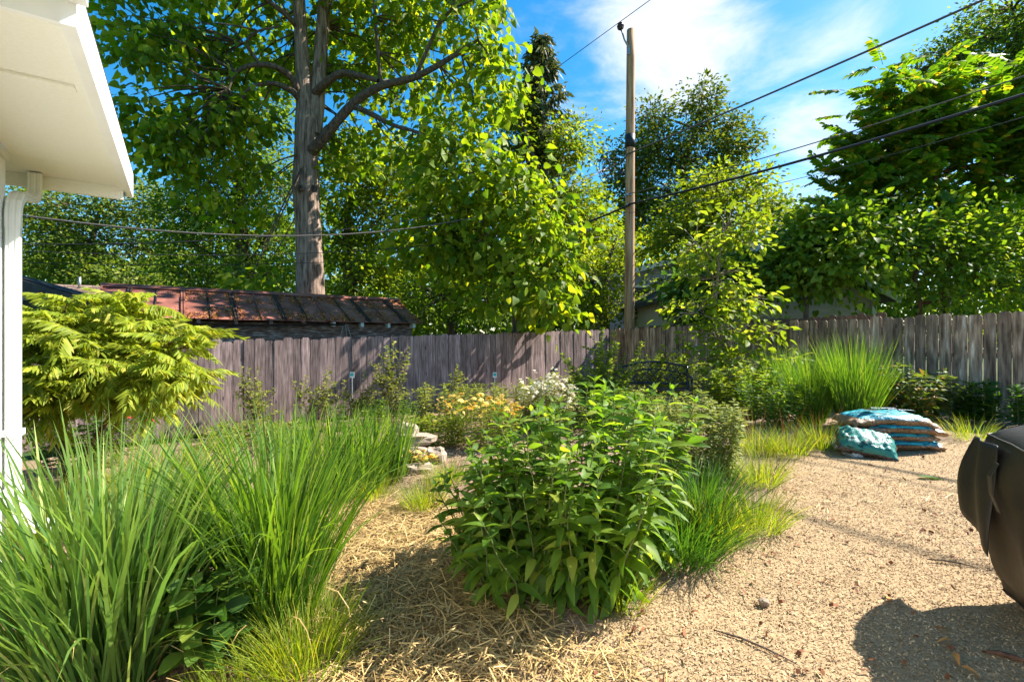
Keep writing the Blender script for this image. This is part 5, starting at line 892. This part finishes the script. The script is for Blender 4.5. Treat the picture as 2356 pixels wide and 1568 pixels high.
# ------------------------------------------------------------------ bench
bp_ = at(1508, 8.1); bench = thing('garden_bench', 'black cast metal bench with lattice back among the plants', 'bench', bp_, rz=-.22)
def bar(pts, rad, name='bar', n=6, parent=bench, mat=None): b = MB(); b.tube(pts, rad, n); return obj(name, b.mesh(name, mat or M['iron'], True), parent)
def backtop(x): return .80 + .09 * math.cos(x / .5 * 1.45) - .02
def bk(x, z): return np.array([x, .22 + (z - .45) * .22, z])        # the back leans a little
xs = np.linspace(-.52, .52, 15)
bar([bk(x, backtop(x)) for x in xs], .021, 'top_rail'); bar([bk(x, backtop(x) - .13) for x in xs], .013, 'middle_rail'); bar([bk(x, .50) for x in xs], .016, 'bottom_rail')
for k in range(11):
    for sgn in (-1, 1):
        x0 = -.72 + k * .144; p = []
        for q in np.linspace(0, 1, 7):
            z = .50 + q * .34; x = x0 + sgn * q * .30 + (.12 if sgn < 0 else 0)
            if abs(x) < .5 and z < backtop(x) - .13: p.append(bk(x, z) + (0, .004 * sgn, 0))
        if len(p) > 1: bar(p, .0085, 'lattice_bar', 5)
for k in range(14):
    x = -.48 + k * .074; bar([bk(x, backtop(x) - .13), bk(x + (.03 if k % 2 else -.03), backtop(x) - .06), bk(x + .01, backtop(x) - .02)], .008, 'scroll', 5)
for sgn in (-1, 1):
    x = sgn * .54; bar([bk(x, backtop(.52) + .01), bk(x, .62), bk(x, .45), (x, .20, .42), (x, .24, .2), (x, .30, 0)], [.022, .02, .02, .02, .018, .02], 'leg'); bar([(x, -.24, .62), (x, -.26, .5), (x, -.22, .3), (x, -.26, 0)], [.02, .018, .018, .02], 'leg')
    bar([bk(x, .68), (x, .12, .655), (x, 0, .635), (x, -.14, .645), (x, -.24, .645), (x, -.285, .61), (x, -.265, .575)], [.018, .02, .02, .02, .022, .02, .014], 'armrest'); bar([bk(x, .60), (x, .08, .55), (x, .0, .45)], .010, 'arm_brace')
    bar([(x, .22, .42), (x, 0, .42), (x, -.24, .42)], .016, 'side_rail')
for k in range(9):
    y = -.24 + k * .055; b = MB(); b.box((0, y, .43 - .012 * math.sin(k / 8 * math.pi)), (1.06, .042, .014)); obj('seat_slat', b.mesh('seat_slat', M['iron']), bench)
# ------------------------------------------------------------------ soil bags
def bag_mat(name, top, lowc, streak):
    m, nt = mat_new(name); t = N(nt, 'ShaderNodeTexCoord'); sp = N(nt, 'ShaderNodeSeparateXYZ'); L(nt, t.outputs['Object'], sp.inputs[0])
    nz = N(nt, 'ShaderNodeTexNoise', i_Scale=9.0, i_Detail=6.0, i_Distortion=1.5); mp = N(nt, 'ShaderNodeMapping'); mp.inputs['Scale'].default_value = (.6, 2.2, 2); mp.inputs['Rotation'].default_value = (0, 0, .5); L(nt, t.outputs['Object'], mp.inputs[0]); L(nt, mp.outputs[0], nz.inputs['Vector'])
    cr = N(nt, 'ShaderNodeValToRGB'); L(nt, nz.outputs['Fac'], cr.inputs[0]); e = cr.color_ramp.elements; e[0].position = .40; e[0].color = rgba(np.array(top) * .18); e[1].position = .47; e[1].color = rgba(top); x = e.new(.66); x.color = rgba(top); x = e.new(.70); x.color = rgba(np.array(streak) * .45)
    nb = N(nt, 'ShaderNodeTexNoise', i_Scale=60.0, i_Detail=4.0); L(nt, t.outputs['Object'], nb.inputs['Vector']); cb_ = N(nt, 'ShaderNodeValToRGB'); L(nt, nb.outputs['Fac'], cb_.inputs[0]); cb_.color_ramp.elements[0].color = rgba(np.array(lowc) * .35); cb_.color_ramp.elements[1].color = rgba(np.array(lowc) * 1.5); cb_.color_ramp.elements[0].position = .35; cb_.color_ramp.elements[1].position = .65
    wv = N(nt, 'ShaderNodeMath', operation='MULTIPLY_ADD'); L(nt, nz.outputs['Fac'], wv.inputs[0]); wv.inputs[1].default_value = .03; wv.inputs[2].default_value = -.006
    gt = N(nt, 'ShaderNodeMath', operation='GREATER_THAN'); L(nt, sp.outputs['Z'], gt.inputs[0]); L(nt, wv.outputs[0], gt.inputs[1])
    mx = N(nt, 'ShaderNodeMix', data_type='RGBA'); L(nt, gt.outputs[0], mx.inputs['Factor']); L(nt, cb_.outputs[0], mx.inputs['A']); L(nt, cr.outputs[0], mx.inputs['B'])
    pb = N(nt, 'ShaderNodeBsdfPrincipled', i_Roughness=.42); pb.inputs['Specular IOR Level'].default_value = .4; L(nt, mx.outputs['Result'], pb.inputs['Base Color'])
    b2 = N(nt, 'ShaderNodeTexNoise', i_Scale=16.0, i_Detail=3.0, i_Distortion=2.0); L(nt, t.outputs['Object'], b2.inputs['Vector']); bp = N(nt, 'ShaderNodeBump', i_Strength=.5, i_Distance=.02); L(nt, b2.outputs['Fac'], bp.inputs['Height']); L(nt, bp.outputs[0], pb.inputs['Normal'])
    o = N(nt, 'ShaderNodeOutputMaterial'); L(nt, pb.outputs[0], o.inputs['Surface']); return m
M['bag'] = bag_mat('soil_bag_print', (0.02, 0.29, 0.34), (0.26, 0.155, 0.08), (0.85, 0.86, 0.84))
M['bag2'] = bag_mat('soil_bag_print_green', (0.03, 0.22, 0.17), (0.10, 0.07, 0.055), (0.55, 0.62, 0.58))
M['teal'] = noise_mat('teal_label', (0.03, 0.40, 0.38), (0.06, 0.50, 0.48), nscale=6, bump=0, rough=.35)
M['ink'] = noise_mat('black_ink', (.01, .012, .02), (.02, .02, .03), nscale=5, bump=0, rough=.5)
M['inkw'] = noise_mat('white_ink', (.75, .76, .76), (.82, .82, .82), nscale=5, bump=0, rough=.4)
def bagz(u, v, T_): return T_ * max(0, 1 - abs(u) ** 5) ** .6 * max(0, 1 - abs(v) ** 3.2) ** .6
def bag_mesh(Ln, Wd, T_, sag, mat, seed):
    r = np.random.default_rng(seed); nu, nv = 34, 22; V_ = []; ph = r.uniform(0, 6, 6)
    for s in (1, -1):
        for i in range(nu + 1):
            for j in range(nv + 1):
                u, v = -1 + 2 * i / nu, -1 + 2 * j / nv; z = bagz(u, v, T_ / 2); wr = (.009 * math.sin(9 * u + 5 * v + ph[0]) + .008 * math.sin(17 * v - 6 * u + ph[1]) + .006 * math.sin(23 * u + ph[2] + 4 * v)) * (abs(u) ** 1.2 * 1.0 + .35)
                edge = (.012 * math.sin(7 * v + ph[3]) if abs(u) > .97 else 0); V_.append((u * Ln / 2 + edge, v * Wd / 2 * (1 + .03 * math.sin(5 * u + ph[4])), s * (z + .003) + wr - sag * u * u))
    st = (nu + 1) * (nv + 1); F_ = []
    for i in range(nu):
        for j in range(nv):
            a = i * (nv + 1) + j; F_.append((a, a + nv + 1, a + nv + 2, a + 1)); F_.append((st + a, st + a + 1, st + a + nv + 2, st + a + nv + 1))
    rim = [i * (nv + 1) for i in range(nu + 1)] + [nu * (nv + 1) + j for j in range(1, nv + 1)] + [i * (nv + 1) + nv for i in range(nu - 1, -1, -1)] + [j for j in range(nv - 1, 0, -1)]
    for a, b_ in zip(rim, rim[1:] + rim[:1]): F_.append((a, st + a, st + b_, b_))
    m = bpy.data.meshes.new('bag'); m.from_pydata(V_, [], F_); m.polygons.foreach_set('use_smooth', np.full(len(F_), True)); m.materials.append(mat); return m
def text_mesh(body, size, mat, depth=.001):
    cu = bpy.data.curves.new('lettering', 'FONT'); cu.body = body; cu.size = size; cu.extrude = depth; cu.align_x = 'CENTER'; cu.align_y = 'CENTER'; cu.shear = .25
    o = bpy.data.objects.new('tmp', cu); col.objects.link(o); bpy.context.view_layer.update(); m = bpy.data.meshes.new_from_object(o.evaluated_get(bpy.context.evaluated_depsgraph_get())); bpy.data.objects.remove(o); m.materials.clear(); m.materials.append(mat); return m
tx = text_mesh('Organic', .052, M['ink']); txw = text_mesh('Organic', .085, M['inkw'])
bx = gp(2092, 1042); TH = .115
blab = ['turquoise soil bag at the bottom of the stack', 'turquoise soil bag second from bottom of the stack', 'turquoise soil bag third from bottom of the stack', 'turquoise soil bag lying on top of the stack']
for k in range(4):
    dx, dy, rz = ((.02, .0, -.10), (-.03, .02, -.05), (.05, .0, -.13), (-.04, .02, -.16))[k]
    o = tag(obj('soil_bag', bag_mesh(.84, .54, TH + .010 + (.015 if k == 3 else 0), .012 + .016 * k, M['bag'], 600 + k), loc=(bx[0] + dx, bx[1] + .30 + dy, bx[2] + .068 + k * .088)), blab[k], 'soil bag', 'stacked soil bags'); o.rotation_euler = (0, .0, rz)
    if k < 3:                                                    # printed strip along the long front side
        n_ = 15; Vl = []
        for i in range(n_):
            u = -.38 + .84 * i / (n_ - 1) * .85
            for vv, e in ((-.91, .004), (-.975, .004)):
                z = bagz(u, vv, (TH + .02) / 2); Vl.append((u * .46, vv * .28 - e, z + e - (.012 + .016 * k) * u * u))
        m = bpy.data.meshes.new('label_strip'); m.from_pydata(Vl, [], [(2 * i, 2 * i + 1, 2 * i + 3, 2 * i + 2) for i in range(n_ - 1)]); m.materials.append(M['teal']); ls_ = obj('label_strip', m, o)
        l_ = obj('lettering', tx, ls_, (-.04, -.28 * .95 - .008, bagz(-.1, -.945, (TH + .02) / 2) + .006 - .01)); l_.rotation_euler = (R(62), 0, 0)
    else:
        zt_ = lambda u, v: bagz(u, v, (TH + .05) / 2) + .012 - .06 * u * u
        for (u, v, ang) in ((.05, .15, .15), (.35, -.1, .15)):
            l_ = obj('lettering', txw, o, (u * .46, v * .28, zt_(u, v) + .006)); l_.rotation_euler = (0, .12 * u, ang)
        b = MB(); a = np.linspace(0, 6.283, 20)[:-1]; b.add([(-.17 + .085 * math.cos(q), -.09 + .05 * math.sin(q), zt_(-.37, -.32) + .008) for q in a], [tuple(range(19))]); obj('badge', b.mesh('badge', M['ink']), o)
o = tag(obj('opened_bag', bag_mesh(.52, .42, .20, .03, M['bag2'], 611), loc=(*gp(1992, 1046)[:2], gp(1992, 1046)[2] + .13)), 'half empty crumpled green bag leaning left of the stack', 'soil bag'); o.rotation_euler = (R(22), R(10), -.5)
l_ = obj('lettering', text_mesh('On', .06, M['ink']), o, (-.10, .05, .118)); l_.rotation_euler = (0, 0, .2)
m_, ntp = mat_new('clear_film'); pbp = N(ntp, 'ShaderNodeBsdfPrincipled', i_Roughness=.12); pbp.inputs['Base Color'].default_value = (.80, .88, .90, 1); pbp.inputs['Transmission Weight'].default_value = .55; oo = N(ntp, 'ShaderNodeOutputMaterial'); L(ntp, pbp.outputs[0], oo.inputs['Surface']); M['film'] = m_
cp = gp(1968, 1046); o = tag(obj('clear_bag', bag_mesh(.30, .26, .13, .02, M['film'], 615), loc=(cp[0], cp[1], cp[2] + .085)), 'crumpled clear plastic bag in front of the green bag', 'plastic bag'); o.rotation_euler = (R(30), R(-18), .4)
cp = gp(1937, 1030); o = tag(obj('plastic_wrapper', bag_mesh(.20, .15, .07, .02, M['inkw'], 617), loc=(cp[0], cp[1], cp[2] + .05)), 'small white and red plastic wrapper at far left of bags', 'wrapper'); o.rotation_euler = (R(25), R(-15), .2)
b = MB(); b.add([(-.06, -.05, .038), (-.02, -.05, .040), (-.03, .02, .042), (-.07, .02, .038)], [(0, 1, 2, 3)]); m_, ntp = mat_new('red_print'); pbp = N(ntp, 'ShaderNodeBsdfPrincipled', i_Roughness=.4); pbp.inputs['Base Color'].default_value = (.7, .04, .03, 1); oo = N(ntp, 'ShaderNodeOutputMaterial'); L(ntp, pbp.outputs[0], oo.inputs['Surface']); obj('red_print', b.mesh('red_print', m_), o)
# ------------------------------------------------------------------ covered grill
gl = np.array([2.95, 1.86, 0]); gl[2] = G(gl[0], gl[1]); ga = -.50
grill = thing('covered_grill', 'barbecue grill under black fabric cover at right edge', 'grill', gl, rz=ga)
prof = [(.02, .655, .295, 0), (.05, .66, .30, 0), (.12, .70, .325, 0), (.25, .735, .345, 0), (.45, .755, .355, 0), (.62, .765, .355, 0), (.74, .76, .345, 0), (.80, .745, .33, .0), (.84, .69, .30, .0), (.88, .60, .275, .0), (.98, .565, .255, .01), (1.06, .54, .215, .02), (1.10, .48, .15, .02), (1.115, .32, .06, .02)]
nu = 96; Vg = []; r = np.random.default_rng(33); zs_ = np.array([q[0] for q in prof]); zz = np.concatenate([np.linspace(.02, .84, 22), np.linspace(.855, 1.115, 16)])
for z in zz:
    a_, b_, oy = [np.interp(z, zs_, [q[k] for q in prof]) for k in (1, 2, 3)]
    for j in range(nu):
        th = 2 * math.pi * j / nu; c_, s_ = math.cos(th), math.sin(th); e = .33; x = a_ * np.sign(c_) * abs(c_) ** e; y = b_ * np.sign(s_) * abs(s_) ** e + oy
        low = max(0, (.86 - z) / .8); fold = (.022 * math.sin(th * 7 + 1) + .014 * math.sin(th * 13 + 2 + z * 3) + .008 * math.sin(th * 23 + z * 8)) * (.25 + low) + .012 * math.sin(x * 9 + z * 14) * math.sin(y * 11 + 1)
        n_ = math.hypot(x, y) + 1e-6; hem = .05 * math.sin(th * 3 + .6) * low; sag_ = -.02 * math.sin(x * 7) ** 2 * (z > .9)
        Vg.append((x * (1 + fold / n_), y * (1 + fold / n_), z + hem + sag_))
Fg = [(i * nu + j, i * nu + (j + 1) % nu, (i + 1) * nu + (j + 1) % nu, (i + 1) * nu + j) for i in range(len(zz) - 1) for j in range(nu)] + [tuple((len(zz) - 1) * nu + j for j in range(nu))]
m = bpy.data.meshes.new('cover'); m.from_pydata(Vg, [], Fg); m.polygons.foreach_set('use_smooth', np.full(len(Fg), True)); m.materials.append(M['cover']); obj('cover', m, grill)
for z_, nm in ((.815, 'seam'), (.02, 'hem')):
    i_ = int(np.argmin(np.abs(zz - z_))); ring = np.array(Vg[i_ * nu:(i_ + 1) * nu] + Vg[i_ * nu:i_ * nu + 1]); b = MB(); b.tube(ring, .006, 5, False); obj(nm, b.mesh(nm, M['cover'], True), grill)
# loose flap and velcro tab at the far left end
Vf = []; nfu, nfv = 12, 16
for i in range(nfv + 1):
    for j in range(nfu + 1):
        f, g_ = i / nfv, j / nfu; z = .78 - f * .52 * (1 - .28 * g_) ; x = -.775 - .03 * math.sin(f * 2.2) - .02 * g_ * f + .012 * math.sin(g_ * 9 + f * 4); y = .02 + g_ * (.30 + .07 * f); Vf.append((x, y, z))
Ff = [(i * (nfu + 1) + j, i * (nfu + 1) + j + 1, (i + 1) * (nfu + 1) + j + 1, (i + 1) * (nfu + 1) + j) for i in range(nfv) for j in range(nfu)]
m = bpy.data.meshes.new('flap'); m.from_pydata(Vf, [], Ff); m.polygons.foreach_set('use_smooth', np.full(len(Ff), True)); m.materials.append(M['cover']); o = obj('flap', m, grill); md = o.modifiers.new('thick', 'SOLIDIFY'); md.thickness = .004
b = MB(); pts = [(-.80, -.06, .72), (-.83, -.07, .66), (-.825, -.075, .58), (-.80, -.08, .50)]
b.add([np.array(p) + (0, d, 0) for p in pts for d in (-.02, .02)], [(2 * i, 2 * i + 1, 2 * i + 3, 2 * i + 2) for i in range(3)]); o = obj('strap', b.mesh('strap', M['cover']), grill); md = o.modifiers.new('thick', 'SOLIDIFY'); md.thickness = .004
for sx in (-1, 1):
    for sy in (-1, 1):
        b = MB(); b.tube([(sx * .58, sy * .22, -.01), (sx * .58, sy * .22, .3)], .02, 8); obj('leg', b.mesh('leg', M['black']), grill)
# ------------------------------------------------------------------ small things
def tagstake(label, px, py, Y):
    c = P(px, py, Y); t = thing('plant_tag', label, 'plant tag', (c[0], c[1], GZ(c[0], c[1]))); h = c[2] - t.location.z
    b = MB(); b.box((0, 0, h / 2), (.012, .004, h)); obj('stake', b.mesh('stake', M['inkw']), t)
    b = MB(); b.box((0, -.006, h), (.075, .004, .10)); obj('card', b.mesh('card', M['inkw']), t); b = MB(); b.box((0, -.0095, h + .008), (.06, .002, .06)); m_ = obj('picture', b.mesh('picture', M['teal']), t)
tagstake('small blue and white plant tag among the thin shrubs', 810, 862, 8.3); tagstake('small blue plant tag low on fence above orange flowers', 1138, 862, 9.2)
o = tag(obj('fallen_leaf', tri_mesh('fallen_leaf', *OVAL, LM['lilyturf'], True), loc=np.array(on(2110, 1100, .02))), 'single long green leaf lying on the chips below bags', 'leaf'); o.scale = (.14, .22, .12); o.rotation_euler = (0, 0, -1.9)
for k, (px, py, ln, az, lab) in enumerate(((2190, 1300, .22, -.5, 'short dark stick lying left of the grill shadow'), (1730, 1490, .34, -.75, 'thin curved dark twig on the near chips'), (1545, 1400, .20, -.5, 'small brown twig at the edge of the leafy clump'), (2320, 1520, .16, -.6, 'curled orange bark strip in the grill shadow'))):
    c = np.array(on(px, py, .012)); d = np.array([math.cos(az), math.sin(az), 0]); b = MB(); b.tube([c - d * ln / 2, c - d * ln * .15 + (.01, .015, .004), c + d * ln * .2 + (0, .012, .006), c + d * ln / 2], [.003, .005, .0045, .002] if k != 3 else [.004, .011, .012, .003], 6); o = tag(obj('twig', b.mesh('twig', M['bark_r'] if k == 3 else M['bark_d'], True)), lab, 'twig', 'sticks on the path')
for k, (px, py) in enumerate(((2180, 1458), (2190, 1480), (2195, 1508), (2210, 1540), (2040, 1385))):
    o = tag(obj('dry_leaf', tri_mesh('dry_leaf', *LANCE_W, M['catkin'], True), loc=np.array(on(px, py, .015))), ('curled tan dry leaf, farthest in the grill shadow', 'small orange dry leaf just below the tan one', 'pale folded dry leaf in the middle of grill shadow', 'dry leaf lowest in the grill shadow', 'small brown dry leaf out on the sunny chips')[k], 'leaf', 'dry leaves by the grill'); o.scale = (.05, .06, .06); o.rotation_euler = (.1, .2, k * 1.3)
print('objects', len(bpy.data.objects), 'tris', sum(len(m.loops) - 2 * len(m.polygons) for m in bpy.data.meshes))
